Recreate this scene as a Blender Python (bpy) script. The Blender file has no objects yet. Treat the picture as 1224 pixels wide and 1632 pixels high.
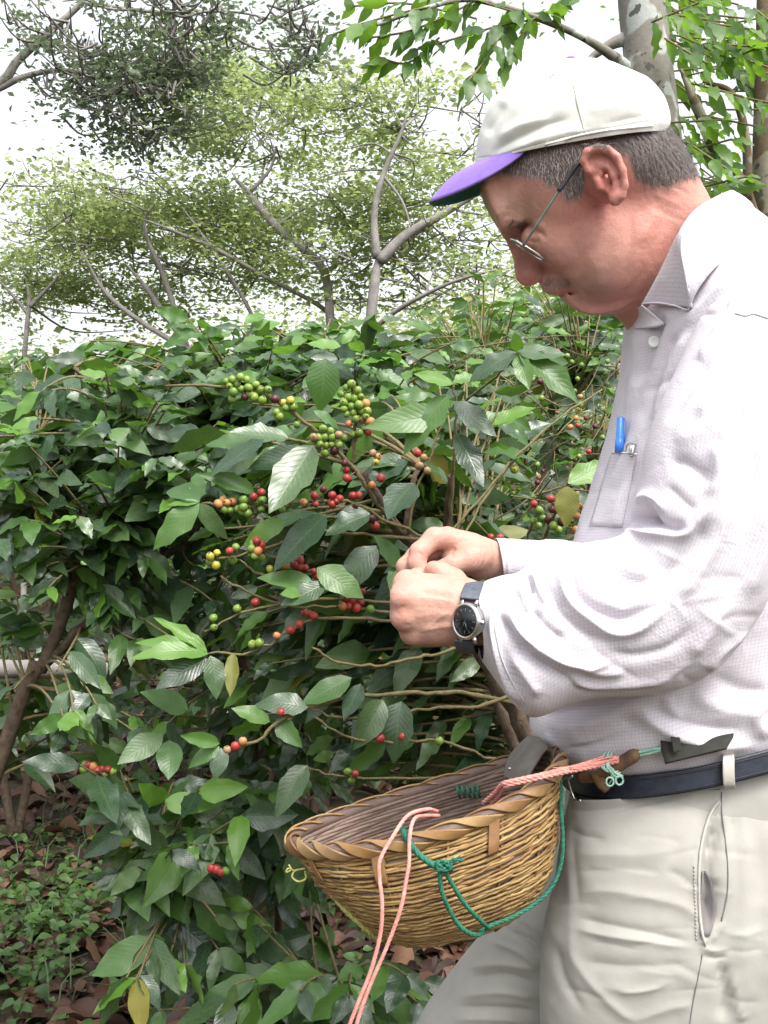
import bpy, math, random
import numpy as np
from mathutils import Vector, Matrix
from mathutils.bvhtree import BVHTree
random.seed(7); rng = np.random.default_rng(7)
SC = bpy.context.scene; COL = SC.collection
# ------------------------------------------------------------------ camera, sky, sun, exposure
F = 1722.0; CX = 612.0; CY = 816.0; CZ = 1.37      # focal length in photo pixels, photo centre, eye height
cam = bpy.data.cameras.new('camera'); cam.sensor_fit = 'VERTICAL'; cam.sensor_height = 36.0
cam.lens = 36.0*F/1632.0; cam.clip_start = 0.05; cam.clip_end = 600
camo = bpy.data.objects.new('camera', cam); COL.objects.link(camo)
camo.location = (0, 0, CZ); camo.rotation_euler = (math.radians(90), 0, 0); SC.camera = camo
SUN_EL, SUN_AZ = 58.0, 150.0                       # azimuth from +Y towards +X: behind the camera, to the right
world = bpy.data.worlds.new('World'); SC.world = world; world.use_nodes = True
wn = world.node_tree; wn.nodes.clear()
sky = wn.nodes.new('ShaderNodeTexSky'); sky.sky_type = 'NISHITA'; sky.sun_disc = False
sky.sun_elevation = math.radians(SUN_EL); sky.sun_rotation = math.radians(SUN_AZ)
sky.air_density = 1.5; sky.dust_density = 6.0; sky.ozone_density = 1.0
hs = wn.nodes.new('ShaderNodeHueSaturation'); hs.inputs['Saturation'].default_value = 0.22   # overcast: a white sky
bg = wn.nodes.new('ShaderNodeBackground'); bg.inputs[1].default_value = 0.15
wo = wn.nodes.new('ShaderNodeOutputWorld')
wn.links.new(sky.outputs[0], hs.inputs['Color']); wn.links.new(hs.outputs[0], bg.inputs[0]); wn.links.new(bg.outputs[0], wo.inputs[0])
sun = bpy.data.lights.new('sun', 'SUN'); sun.energy = 0.65; sun.angle = math.radians(14); sun.color = (1.0, 0.97, 0.92)
suno = bpy.data.objects.new('sun', sun); COL.objects.link(suno)
_d = Vector((math.sin(math.radians(SUN_AZ))*math.cos(math.radians(SUN_EL)), math.cos(math.radians(SUN_AZ))*math.cos(math.radians(SUN_EL)), math.sin(math.radians(SUN_EL))))
suno.rotation_euler = _d.to_track_quat('Z', 'Y').to_euler()
SC.view_settings.view_transform = 'Standard'; SC.view_settings.look = 'None'
SC.view_settings.exposure = 1.38; SC.view_settings.gamma = 1.0; SC.view_settings.use_curve_mapping = False
SC.render.engine = 'CYCLES'; SC.cycles.max_bounces = 7; SC.cycles.diffuse_bounces = 4; SC.cycles.glossy_bounces = 2
SC.cycles.transmission_bounces = 5; SC.cycles.transparent_max_bounces = 8; SC.cycles.caustics_reflective = False; SC.cycles.caustics_refractive = False

# ------------------------------------------------------------------ helpers
def W(px, py, d): return Vector(((px-CX)/F*d, d, CZ-(py-CY)/F*d))
def Wn(px, py, d): return np.array(((px-CX)/F*d, d, CZ-(py-CY)/F*d))
def proj(P):
    P = np.asarray(P); return np.stack([CX+P[..., 0]/P[..., 1]*F, CY-(P[..., 2]-CZ)/P[..., 1]*F], -1)
def lnk(o): COL.objects.link(o); return o
def root(name, loc, label, cat, group=None, kind=None):
    o = bpy.data.objects.new(name, None); o.location = loc; o.empty_display_size = 0.05; lnk(o)
    o['label'] = label; o['category'] = cat
    if group: o['group'] = group
    if kind: o['kind'] = kind
    return o
def tag(o, label=None, cat=None, group=None, kind=None):
    if label: o['label'] = label
    if cat: o['category'] = cat
    if group: o['group'] = group
    if kind: o['kind'] = kind
    return o
def adopt(o, parent):
    if parent is not None:
        o.parent = parent
        if parent.type == 'EMPTY': o.matrix_parent_inverse = Matrix.Translation(parent.location).inverted()
    return o
def mesh_data(name, V, Fc, mat=None, smooth=True, uv=None, att=None):
    me = bpy.data.meshes.new(name)
    V = np.asarray(V, dtype=np.float32).reshape(-1, 3)
    if isinstance(Fc, np.ndarray) and Fc.ndim == 2:
        k = Fc.shape[1]; n = len(Fc)
        me.vertices.add(len(V)); me.vertices.foreach_set('co', V.ravel())
        me.loops.add(n*k); me.loops.foreach_set('vertex_index', Fc.astype(np.int32).ravel())
        me.polygons.add(n); me.polygons.foreach_set('loop_start', np.arange(0, n*k, k, dtype=np.int32))
        me.update(calc_edges=True)
    else:
        me.from_pydata(V.tolist(), [], [list(map(int, f)) for f in Fc]); me.update()
    if smooth: me.polygons.foreach_set('use_smooth', np.ones(len(me.polygons), bool))
    if uv is not None:
        l = me.uv_layers.new(name='UVMap'); idx = np.empty(len(me.loops), np.int32); me.loops.foreach_get('vertex_index', idx)
        l.data.foreach_set('uv', np.asarray(uv, np.float32)[idx].ravel())
    if att:
        for k_, v_ in att.items():
            a = me.attributes.new(k_, 'FLOAT', 'POINT'); a.data.foreach_set('value', np.asarray(v_, np.float32))
    if mat: me.materials.append(mat)
    return me
def obj(name, V, Fc, mat=None, parent=None, **k):
    o = bpy.data.objects.new(name, mesh_data(name, V, Fc, mat, **k)); lnk(o); adopt(o, parent); return o
def cr(P, n):
    """Catmull-Rom through P (m x k), n samples per span"""
    P = np.asarray(P, float); Q = np.vstack([2*P[0]-P[1], P, 2*P[-1]-P[-2]]); out = []
    for i in range(len(P)-1):
        p0, p1, p2, p3 = Q[i:i+4]; t = np.linspace(0, 1, n, endpoint=False)[:, None]
        out.append(0.5*((2*p1)+(-p0+p2)*t+(2*p0-5*p1+4*p2-p3)*t**2+(-p0+3*p1-3*p2+p3)*t**3))
    return np.vstack(out+[P[-1:]])
def tube_arrays(P, R, k=6, twist=0.0, caps=True):
    P = np.asarray(P, float); n = len(P); R = np.broadcast_to(np.asarray(R, float), (n,))
    T = np.gradient(P, axis=0); T /= np.linalg.norm(T, axis=1)[:, None]+1e-12
    u = np.cross(T[0], [0.3, 0.2, 1.0]); 
    if np.linalg.norm(u) < 1e-3: u = np.cross(T[0], [1, 0, 0])
    U = np.empty_like(P)
    for i in range(n):
        u = u-T[i]*np.dot(u, T[i]); u /= np.linalg.norm(u)+1e-12; U[i] = u
    B = np.cross(T, U); a = np.arange(k)/k*2*math.pi
    aa = a[None, :]+twist*np.arange(n)[:, None]
    V = P[:, None]+R[:, None, None]*(np.cos(aa)[..., None]*U[:, None]+np.sin(aa)[..., None]*B[:, None])
    i = np.arange(n-1)[:, None]*k; j = np.arange(k)[None]; j2 = (j+1) % k
    Fc = np.stack([i+j, i+j2, i+k+j2, i+k+j], -1).reshape(-1, 4)
    V = V.reshape(-1, 3)
    if caps:
        V = np.vstack([V, P[:1], P[-1:]]); a0, a1 = n*k, n*k+1; j = np.arange(k)
        c0 = np.stack([j*0+a0, (j+1) % k, j, j*0+a0], -1); c1 = np.stack([j*0+a1, (n-1)*k+j, (n-1)*k+(j+1) % k, j*0+a1], -1)
        Fc = (Fc, c0[:, :3], c1[:, :3])
    else: Fc = (Fc,)
    return V, Fc
class MB:
    """collects arrays of triangles and quads into one mesh"""
    def __init__(s): s.V = []; s.F = []; s.n = 0; s.UV = []; s.A = []
    def add(s, V, Fs, uv=None, a=0.0):
        V = np.asarray(V, float).reshape(-1, 3)
        if isinstance(Fs, np.ndarray): Fs = (Fs,)
        for f in Fs:
            if len(f): 
                f = np.asarray(f)
                s.F.append((f if f.shape[1] == 3 else f)+s.n)
        s.V.append(V); s.n += len(V); s.UV.append(np.zeros((len(V), 2)) if uv is None else uv)
        s.A.append(np.broadcast_to(np.asarray(a, float), (len(V),)))
    def tube(s, P, R, k=6, **q):
        V, Fs = tube_arrays(P, R, k, **q); s.add(V, Fs)
    def build(s, name, mat, parent=None, smooth=True):
        V = np.vstack(s.V); tri = []
        for f in s.F:
            if f.shape[1] == 4: tri += [f[:, :3], f[:, [0, 2, 3]]]
            else: tri.append(f)
        return obj(name, V, np.vstack(tri), mat, parent, smooth=smooth, uv=np.vstack(s.UV), att={'rnd': np.concatenate(s.A)})
def hsh(ix, iy, iz, seed):
    h = (ix*73856093) ^ (iy*19349663) ^ (iz*83492791) ^ (seed*2654435761 % 2147483647)
    h = (h ^ (h >> 13))*1274126177 & 0x7fffffff
    return ((h ^ (h >> 16)) & 0xffff)/65535.0*2-1
def vnoise(P, s, seed=0):
    P = np.asarray(P, float)*s; I = np.floor(P).astype(np.int64); f = P-I; f = f*f*(3-2*f); r = 0
    for dx in (0, 1):
        for dy in (0, 1):
            for dz in (0, 1):
                w = (f[..., 0] if dx else 1-f[..., 0])*(f[..., 1] if dy else 1-f[..., 1])*(f[..., 2] if dz else 1-f[..., 2])
                r = r+w*hsh(I[..., 0]+dx, I[..., 1]+dy, I[..., 2]+dz, seed)
    return r
def fbm(P, s, seed=0, o=3):
    r = 0; a = 1.0
    for i in range(o): r = r+a*vnoise(P, s, seed+i); s *= 2.1; a *= 0.5
    return r
def vnormals(V, Fq):
    V = np.asarray(V); N = np.zeros_like(V); a = V[Fq[:, 2]]-V[Fq[:, 0]]; b = V[Fq[:, -1]]-V[Fq[:, 1]]
    n = np.cross(a, b)
    for i in range(Fq.shape[1]): np.add.at(N, Fq[:, i], n)
    return N/(np.linalg.norm(N, axis=1)[:, None]+1e-12)
def strokes(V, N, S, maxf=0.0):
    """press folds into a surface: S = [(points in photo pixels, width px, height m, taper)], only on the side turned to the camera"""
    q = proj(V); view = V-np.array([0, 0, CZ]); view /= np.linalg.norm(view, axis=1)[:, None]
    fac = np.clip(-(N*view).sum(1)*2.5+0.2, maxf, 1); D = np.zeros(len(V))
    for st in S:
        pts, wd, h = st[:3]; tp = st[3] if len(st) > 3 else 0.25
        P = cr(np.array(pts, float), 8); lo = P.min(0)-3*wd; hi = P.max(0)+3*wd
        m = np.where((q[:, 0] > lo[0]) & (q[:, 0] < hi[0]) & (q[:, 1] > lo[1]) & (q[:, 1] < hi[1]))[0]
        if not len(m): continue
        best = np.full(len(m), 1e9); tt = np.zeros(len(m)); L = len(P)-1
        for i in range(L):
            a, b = P[i], P[i+1]; ab = b-a; t = np.clip(((q[m]-a)@ab)/(ab@ab+1e-9), 0, 1)
            dd = np.linalg.norm(q[m]-(a+t[:, None]*ab), axis=1); k = dd < best; best[k] = dd[k]; tt[k] = (i+t[k])/L
        env = np.clip(np.minimum(tt, 1-tt)/max(tp, 1e-3), 0, 1); env = env*env*(3-2*env) if tp > 0 else 1
        D[m] += h*np.exp(-(best/wd)**1.55)*env
    return V+N*(D*fac)[:, None]
def loft(secs, nu, nv, cap0=False, cap1=False):
    """rings between two outline points: (Ax,Ay,Bx,By,depth,half depth,exponent[,dA,dB])"""
    S = []
    for s in secs:
        Ax, Ay, Bx, By, d, w, n = s[:7]; dA = s[7] if len(s) > 7 else d; dB = s[8] if len(s) > 8 else d
        S.append(list(Wn(Ax, Ay, dA))+list(Wn(Bx, By, dB))+[w, n])
    S = cr(np.array(S), max(1, nv//(len(secs)-1))); m = len(S)
    A, B, w, n = S[:, :3], S[:, 3:6], S[:, 6], S[:, 7]; C = (A+B)/2; a = (A-B)/2
    th = np.arange(nu)/nu*2*math.pi; c, s_ = np.cos(th), np.sin(th)
    e = 2/n[:, None]; cc = np.sign(c)*np.abs(c)**e; ss = np.sign(s_)*np.abs(s_)**e
    V = C[:, None]+a[:, None]*cc[..., None]+np.array([0, -1, 0])[None, None]*(w[:, None]*ss)[..., None]
    du = np.linalg.norm(np.roll(V, -1, 1)-V, axis=2); u = np.cumsum(du, 1)-du[:, :1]
    u = u-u[:, nu//4:nu//4+1]
    dv = np.linalg.norm(np.diff(V, axis=0), axis=2); v = np.vstack([np.zeros((1, nu)), np.cumsum(dv, 0)])
    v = 0.5*v+0.5*v.mean(1)[:, None]
    i = np.arange(m-1)[:, None]*nu; j = np.arange(nu)[None]; j2 = (j+1) % nu
    Fq = np.stack([i+j, i+j2, i+nu+j2, i+nu+j], -1).reshape(-1, 4)
    V = V.reshape(-1, 3); UV = np.stack([u, v], -1).reshape(-1, 2)
    N = vnormals(V, Fq); mid = (V[:nu]-C[0]); 
    if (N[:nu]*mid).sum() < 0: Fq = Fq[:, ::-1].copy(); N = -N
    return V, Fq, UV, N, (m, nu, C)
def surface_nets(D, org, h):
    nx, ny, nz = D.shape; ins = D < 0
    cnt = np.zeros((nx-1, ny-1, nz-1), np.float32); acc = np.zeros((nx-1, ny-1, nz-1, 3), np.float32)
    cor = [(0, 0, 0), (1, 0, 0), (0, 1, 0), (1, 1, 0), (0, 0, 1), (1, 0, 1), (0, 1, 1), (1, 1, 1)]
    sl = lambda A, c: A[c[0]:nx-1+c[0], c[1]:ny-1+c[1], c[2]:nz-1+c[2]]
    sm = sum(sl(ins, c).astype(np.int8) for c in cor); act = (sm > 0) & (sm < 8); ai = np.where(act)
    idx = -np.ones((nx-1, ny-1, nz-1), np.int64); idx[ai] = np.arange(len(ai[0]))
    vals = [D[ai[0]+c[0], ai[1]+c[1], ai[2]+c[2]] for c in cor]; P = np.zeros((len(ai[0]), 3)); n = np.zeros(len(ai[0]))
    for a in range(8):
        for b in range(a+1, 8):
            ca, cb = np.array(cor[a]), np.array(cor[b])
            if np.abs(ca-cb).sum() != 1: continue
            va, vb = vals[a], vals[b]; m = (va < 0) != (vb < 0); t = va[m]/(va[m]-vb[m])
            P[m] += ca+t[:, None]*(cb-ca); n[m] += 1
    P = P/n[:, None]+np.stack(ai, 1); V = np.asarray(org)+P*h; Fs = []
    for ax in range(3):
        o1, o2 = [(1, 2), (2, 0), (0, 1)][ax]
        s0 = [slice(1, -1)]*3; s0[ax] = slice(0, -1); s1 = list(s0); s1[ax] = slice(1, None)
        A = ins[tuple(s0)]; B = ins[tuple(s1)]; m = np.where(A != B); flip = A[m]
        g = [m[0].copy(), m[1].copy(), m[2].copy()]
        for k in range(3):
            if k != ax: g[k] = g[k]+1
        def cell(a, b):
            c = [x.copy() for x in g]; c[o1] = c[o1]-a; c[o2] = c[o2]-b; return idx[c[0], c[1], c[2]]
        q = np.stack([cell(1, 1), cell(0, 1), cell(0, 0), cell(1, 0)], 1); q[~flip] = q[~flip][:, ::-1]; Fs.append(q)
    return V, np.vstack(Fs)
def smooth_mesh(V, Fq, it=2, lam=0.5):
    for _ in range(it):
        S = np.zeros_like(V); n = np.zeros(len(V)); k = Fq.shape[1]
        for i in range(k):
            a, b = Fq[:, i], Fq[:, (i+1) % k]; np.add.at(S, a, V[b]); np.add.at(S, b, V[a]); np.add.at(n, a, 1); np.add.at(n, b, 1)
        V = V+lam*(S/n[:, None]-V)
    return V
class SDF:
    def __init__(s, lo, hi, h):
        s.lo = np.array(lo, float); s.h = h; s.n = np.ceil((np.array(hi)-s.lo)/h).astype(int)+1
        s.D = np.full(s.n, 0.06, np.float32)
    def box(s, lo, hi, m=0.03):
        a = np.clip(np.floor((np.asarray(lo)-m-s.lo)/s.h).astype(int), 0, s.n); b = np.clip(np.ceil((np.asarray(hi)+m-s.lo)/s.h).astype(int)+1, 0, s.n)
        ax = [s.lo[i]+np.arange(a[i], b[i])*s.h for i in range(3)]
        X, Y, Z = np.meshgrid(*ax, indexing='ij', sparse=True); return (slice(a[0], b[0]), slice(a[1], b[1]), slice(a[2], b[2])), X, Y, Z
    def put(s, S, d, k=0.008, sub=False):
        D = s.D[S]
        if D.size == 0: return
        if sub:
            d = -d; h = np.clip(0.5-0.5*(D-d)/k, 0, 1) if False else np.clip(0.5+0.5*(d-D)/k, 0, 1); s.D[S] = D*(1-h)+d*h+k*h*(1-h)
        else:
            h = np.clip(0.5+0.5*(d-D)/k, 0, 1); s.D[S] = d*(1-h)+D*h-k*h*(1-h)
    def capsule(s, p, q, r1, r2, k=0.008, sub=False):
        p, q = np.asarray(p, float), np.asarray(q, float); R = max(r1, r2)
        S, X, Y, Z = s.box(np.minimum(p, q)-R, np.maximum(p, q)+R); ab = q-p; L = ab@ab+1e-12
        t = np.clip(((X-p[0])*ab[0]+(Y-p[1])*ab[1]+(Z-p[2])*ab[2])/L, 0, 1)
        d = np.sqrt((X-p[0]-t*ab[0])**2+(Y-p[1]-t*ab[1])**2+(Z-p[2]-t*ab[2])**2)-(r1+(r2-r1)*t)
        s.put(S, d, k, sub)
    def ell(s, c, r, rot=0.0, k=0.008, sub=False, yaw=0.0):
        """ellipsoid, turned by rot degrees in the XZ plane"""
        c = np.asarray(c, float); R = max(r); S, X, Y, Z = s.box(c-R, c+R); a = math.radians(rot)
        x, y, z = X-c[0], Y-c[1], Z-c[2]
        if yaw: b = math.radians(yaw); x, y = x*math.cos(b)+y*math.sin(b), -x*math.sin(b)+y*math.cos(b)
        x, z = x*math.cos(a)+z*math.sin(a), -x*math.sin(a)+z*math.cos(a)
        q0 = np.sqrt((x/r[0])**2+(y/r[1])**2+(z/r[2])**2); q1 = np.sqrt((x/r[0]**2)**2+(y/r[1]**2)**2+(z/r[2]**2)**2)+1e-9
        s.put(S, q0*(q0-1)/q1, k, sub)
    def chain(s, pts, k=0.006, sub=False):
        for a, b in zip(pts[:-1], pts[1:]): s.capsule(Wn(*a[:3]), Wn(*b[:3]), a[3], b[3], k, sub)
    def mesh(s): return surface_nets(s.D, s.lo, s.h)
def poly_sdf(P, X, Z):
    """signed distance to a closed polygon in the XZ plane"""
    d = np.full(np.broadcast(X, Z).shape, 1e9); sg = np.ones_like(d); n = len(P)
    for i in range(n):
        a, b = P[i], P[(i+1) % n]; e = b-a; wx, wz = X-a[0], Z-a[1]; t = np.clip((wx*e[0]+wz*e[1])/(e@e+1e-12), 0, 1)
        d = np.minimum(d, (wx-e[0]*t)**2+(wz-e[1]*t)**2)
        c1 = Z >= a[1]; c2 = Z < b[1]; c3 = e[0]*wz > e[1]*wx
        sg = np.where((c1 & c2 & c3) | (~c1 & ~c2 & ~c3), -sg, sg)
    return np.sqrt(d)*sg
# ------------------------------------------------------------------ materials
def mat(name):
    m = bpy.data.materials.new(name); m.use_nodes = True; nt = m.node_tree; nt.nodes.clear()
    out = nt.nodes.new('ShaderNodeOutputMaterial'); b = nt.nodes.new('ShaderNodeBsdfPrincipled'); nt.links.new(b.outputs[0], out.inputs[0])
    return m, nt, b, out
def nd(nt, t, **k):
    n = nt.nodes.new(t)
    for a, v in k.items():
        if a in n.inputs: n.inputs[a].default_value = v
        else: setattr(n, a, v)
    return n
def ramp(nt, fac, stops, interp='LINEAR'):
    r = nt.nodes.new('ShaderNodeValToRGB'); r.color_ramp.interpolation = interp; e = r.color_ramp.elements
    while len(e) < len(stops): e.new(0.5)
    for i, (p, c) in enumerate(stops): e[i].position = p; e[i].color = (*c, 1)
    nt.links.new(fac, r.inputs[0]); return r
def mix(nt, a, b, f, mode='MIX'):
    m = nt.nodes.new('ShaderNodeMix'); m.data_type = 'RGBA'; m.blend_type = mode
    for s, v in ((m.inputs[0], f), (m.inputs[6], a), (m.inputs[7], b)):
        if hasattr(v, 'is_output'): nt.links.new(v, s)
        elif isinstance(v, (int, float)): s.default_value = v
        else: s.default_value = (*v, 1)
    return m.outputs[2]
def math_(nt, op, a, b=0.0, c=None):
    m = nt.nodes.new('ShaderNodeMath'); m.operation = op
    for i, v in enumerate((a, b) if c is None else (a, b, c)):
        if hasattr(v, 'is_output'): nt.links.new(v, m.inputs[i])
        else: m.inputs[i].default_value = v
    return m.outputs[0]
def noise(nt, scale, detail=4, rough=0.6, co='Object', vec=None):
    n = nt.nodes.new('ShaderNodeTexNoise'); n.inputs['Scale'].default_value = scale; n.inputs['Detail'].default_value = detail; n.inputs['Roughness'].default_value = rough
    if vec is None: vec = nt.nodes.new('ShaderNodeTexCoord').outputs[co]
    nt.links.new(vec, n.inputs['Vector']); return n
def bump(nt, b, h, s=0.3, d=0.001, prev=None):
    n = nt.nodes.new('ShaderNodeBump'); n.inputs['Strength'].default_value = s; n.inputs['Distance'].default_value = d
    nt.links.new(h, n.inputs['Height'])
    if prev: nt.links.new(prev.outputs[0], n.inputs['Normal'])
    nt.links.new(n.outputs[0], b.inputs['Normal']); return n
def simple(name, c1, c2, rough=0.6, scale=40, bs=0.3, bd=0.001, metal=0.0, detail=4, spec=None):
    m, nt, b, o = mat(name); n = noise(nt, scale, detail); r = ramp(nt, n.outputs[0], [(0.3, c1), (0.7, c2)])
    nt.links.new(r.outputs[0], b.inputs['Base Color']); b.inputs['Roughness'].default_value = rough; b.inputs['Metallic'].default_value = metal
    if spec is not None: b.inputs['Specular IOR Level'].default_value = spec
    bump(nt, b, n.outputs[0], bs, bd); return m
# ------------------------------------------------------------------ materials of the man's things
def fabric_shirt():
    m, nt, b, o = mat('checked_cotton'); uv = nt.nodes.new('ShaderNodeUVMap'); uv.uv_map = 'UVMap'
    sp = nt.nodes.new('ShaderNodeSeparateXYZ'); nt.links.new(uv.outputs[0], sp.inputs[0])
    per = 0.0035
    def line(s, w):
        f = math_(nt, 'FRACT', math_(nt, 'MULTIPLY', s, 1/per)); return math_(nt, 'LESS_THAN', f, w)
    lx, ly = line(sp.outputs[0], 0.23), line(sp.outputs[1], 0.23)
    both = math_(nt, 'MAXIMUM', lx, ly); cross = math_(nt, 'MINIMUM', lx, ly)
    n = noise(nt, 60, 4); base = mix(nt, (0.57, 0.54, 0.58), (0.64, 0.61, 0.645), n.outputs[0])
    c = mix(nt, base, (0.42, 0.36, 0.46), math_(nt, 'MULTIPLY', both, 0.32)); c = mix(nt, c, (0.25, 0.19, 0.32), math_(nt, 'MULTIPLY', cross, 0.3))
    nt.links.new(c, b.inputs['Base Color']); b.inputs['Roughness'].default_value = 0.92; b.inputs['Specular IOR Level'].default_value = 0.15
    b.inputs['Sheen Weight'].default_value = 0.15
    w = noise(nt, 30, 6, 0.7); w.inputs['Distortion'].default_value = 1.2; g = noise(nt, 900, 2)
    b1 = bump(nt, b, w.outputs[0], 0.45, 0.004); bump(nt, b, g.outputs[0], 0.25, 0.0004, b1)
    return m
M = {}
M['shirt'] = fabric_shirt()
def cloth(name, c1, c2, sc=30, g=1400, bd=0.003):
    m, nt, b, o = mat(name); n = noise(nt, sc, 5, 0.6); r = ramp(nt, n.outputs[0], [(0.3, c1), (0.7, c2)])
    nt.links.new(r.outputs[0], b.inputs['Base Color']); b.inputs['Roughness'].default_value = 0.9; b.inputs['Specular IOR Level'].default_value = 0.15
    b.inputs['Sheen Weight'].default_value = 0.1
    w = noise(nt, sc*0.8, 5, 0.6); q = noise(nt, g, 2); b1 = bump(nt, b, w.outputs[0], 0.4, bd); bump(nt, b, q.outputs[0], 0.3, 0.0004, b1); return m
M['shirt_plain'] = cloth('plain_cotton', (0.52, 0.49, 0.54), (0.60, 0.57, 0.62), 60)
M['trousers'] = cloth('khaki_twill', (0.325, 0.315, 0.285), (0.38, 0.368, 0.335), 22)
M['trouser_edge'] = cloth('khaki_edge', (0.40, 0.385, 0.34), (0.46, 0.44, 0.39), 60)
M['pocket_shade_and_seam'] = cloth('pocket_shade_and_seam', (0.15, 0.14, 0.14), (0.19, 0.18, 0.175), 40)  # dark grey tone paints the pocket hollow's shade; seam lines use it too
M['cap'] = cloth('cream_cap_cotton', (0.64, 0.645, 0.60), (0.71, 0.715, 0.67), 30)
M['cap_seam'] = cloth('cap_seam', (0.52, 0.51, 0.44), (0.58, 0.57, 0.50), 60)
M['purple'] = cloth('purple_cap_cotton', (0.23, 0.14, 0.50), (0.28, 0.18, 0.57), 60)
M['brim_green'] = cloth('green_brim_lining', (0.03, 0.12, 0.08), (0.04, 0.15, 0.10), 60)
def skin():
    m, nt, b, o = mat('skin')
    at = nt.nodes.new('ShaderNodeAttribute'); at.attribute_name = 'red'; ha = nt.nodes.new('ShaderNodeAttribute'); ha.attribute_name = 'hairy'
    n = noise(nt, 45, 6, 0.65); n2 = noise(nt, 260, 4, 0.7); n3 = noise(nt, 14, 3)
    base = ramp(nt, n.outputs[0], [(0.25, (0.41, 0.225, 0.17)), (0.5, (0.50, 0.29, 0.225)), (0.75, (0.58, 0.36, 0.285))])
    redc = ramp(nt, n2.outputs[0], [(0.35, (0.43, 0.14, 0.115)), (0.65, (0.53, 0.20, 0.165))])
    f = math_(nt, 'ADD', at.outputs['Fac'], math_(nt, 'MULTIPLY_ADD', n3.outputs[0], 0.5, -0.25)); f = math_(nt, 'MINIMUM', math_(nt, 'MAXIMUM', f, 0), 1)
    c = mix(nt, base.outputs[0], redc.outputs[0], f)
    sp = ramp(nt, n2.outputs[0], [(0.62, (0, 0, 0)), (0.72, (1, 1, 1))]); c = mix(nt, c, (0.27, 0.12, 0.08), math_(nt, 'MULTIPLY', sp.outputs[0], 0.4))
    n4 = noise(nt, 600, 3); hc = mix(nt, (0.085, 0.07, 0.066), (0.20, 0.175, 0.17), n4.outputs[0]); c = mix(nt, c, hc, ha.outputs['Fac'])
    nt.links.new(c, b.inputs['Base Color']); b.inputs['Roughness'].default_value = 0.48; b.inputs['Specular IOR Level'].default_value = 0.35
    b.inputs['Subsurface Weight'].default_value = 0.04; b.inputs['Subsurface Radius'].default_value = (0.012, 0.005, 0.003); b.inputs['Subsurface Scale'].default_value = 0.6
    b1 = bump(nt, b, n2.outputs[0], 0.45, 0.0016); bump(nt, b, n4.outputs[0], 0.4, 0.0006, b1); return m
M['skin'] = skin()
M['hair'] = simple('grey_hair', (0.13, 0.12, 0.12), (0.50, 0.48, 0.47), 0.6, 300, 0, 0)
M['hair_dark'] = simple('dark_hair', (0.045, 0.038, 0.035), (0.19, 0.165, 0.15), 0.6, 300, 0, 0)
M['moustache'] = simple('moustache_hair', (0.12, 0.07, 0.05), (0.32, 0.23, 0.19), 0.6, 300, 0, 0)
M['belt'] = simple('navy_leather', (0.007, 0.009, 0.018), (0.018, 0.024, 0.042), 0.38, 120, 0.3, 0.001)
M['black'] = simple('black_leather', (0.01, 0.01, 0.012), (0.03, 0.03, 0.035), 0.5, 200, 0.4, 0.0006)
M['strap_blue'] = simple('blue_grey_strap', (0.04, 0.05, 0.07), (0.09, 0.10, 0.13), 0.55, 300, 0.4, 0.0006)
M['steel'] = simple('steel', (0.55, 0.55, 0.53), (0.7, 0.7, 0.68), 0.25, 90, 0.1, 0.0003, metal=1.0)
M['temple'] = simple('grey_metal', (0.10, 0.13, 0.11), (0.18, 0.21, 0.18), 0.35, 90, 0.1, 0.0003, metal=0.6)
M['dial'] = simple('watch_dial', (0.010, 0.02, 0.03), (0.02, 0.035, 0.05), 0.25, 60, 0.0, 0.0003)
M['lume'] = simple('pale_mark', (0.6, 0.62, 0.6), (0.7, 0.72, 0.7), 0.4, 60, 0.0, 0.0003)
M['pen'] = simple('blue_plastic', (0.03, 0.17, 0.62), (0.05, 0.22, 0.72), 0.35, 60, 0.05, 0.0003)
M['button'] = simple('shirt_button', (0.7, 0.72, 0.68), (0.8, 0.82, 0.78), 0.3, 60, 0.05, 0.0003)
M['leather'] = simple('grey_leather', (0.13, 0.115, 0.10), (0.21, 0.19, 0.165), 0.75, 60, 0.5, 0.0012)
M['olive'] = simple('olive_leather', (0.012, 0.012, 0.009), (0.024, 0.024, 0.018), 0.8, 80, 0.5, 0.001)  # darkened to carry the shade beneath the shirt hem
M['wood'] = simple('brown_stick', (0.06, 0.028, 0.014), (0.22, 0.12, 0.05), 0.7, 50, 0.6, 0.002)
def fibre(name, stops, sc=(8, 60), rough=0.65):
    m, nt, b, o = mat(name); oi = nt.nodes.new('ShaderNodeObjectInfo'); at = nt.nodes.new('ShaderNodeAttribute'); at.attribute_name = 'rnd'
    n = noise(nt, sc[0], 3); n2 = noise(nt, sc[1], 4)
    f = math_(nt, 'ADD', math_(nt, 'MULTIPLY', math_(nt, 'ADD', oi.outputs['Random'], at.outputs['Fac']), 0.55), math_(nt, 'MULTIPLY', n.outputs[0], 0.75)); f = math_(nt, 'SUBTRACT', f, 0.18)
    r = ramp(nt, f, stops); c = mix(nt, r.outputs[0], (0.04, 0.022, 0.012), math_(nt, 'MULTIPLY', n2.outputs[0], 0.55), 'MIX')
    nt.links.new(c, b.inputs['Base Color']); b.inputs['Roughness'].default_value = rough; bump(nt, b, n2.outputs[0], 0.5, 0.0012); return m
M['wicker'] = fibre('wicker', [(0.0, (0.06, 0.03, 0.013)), (0.3, (0.19, 0.10, 0.035)), (0.6, (0.34, 0.20, 0.065)), (1.0, (0.48, 0.33, 0.13))], (25, 160))
M['wicker_in'] = fibre('wicker_inside', [(0.0, (0.085, 0.05, 0.04)), (0.5, (0.20, 0.135, 0.11)), (1.0, (0.34, 0.25, 0.20))], (25, 160))
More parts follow.
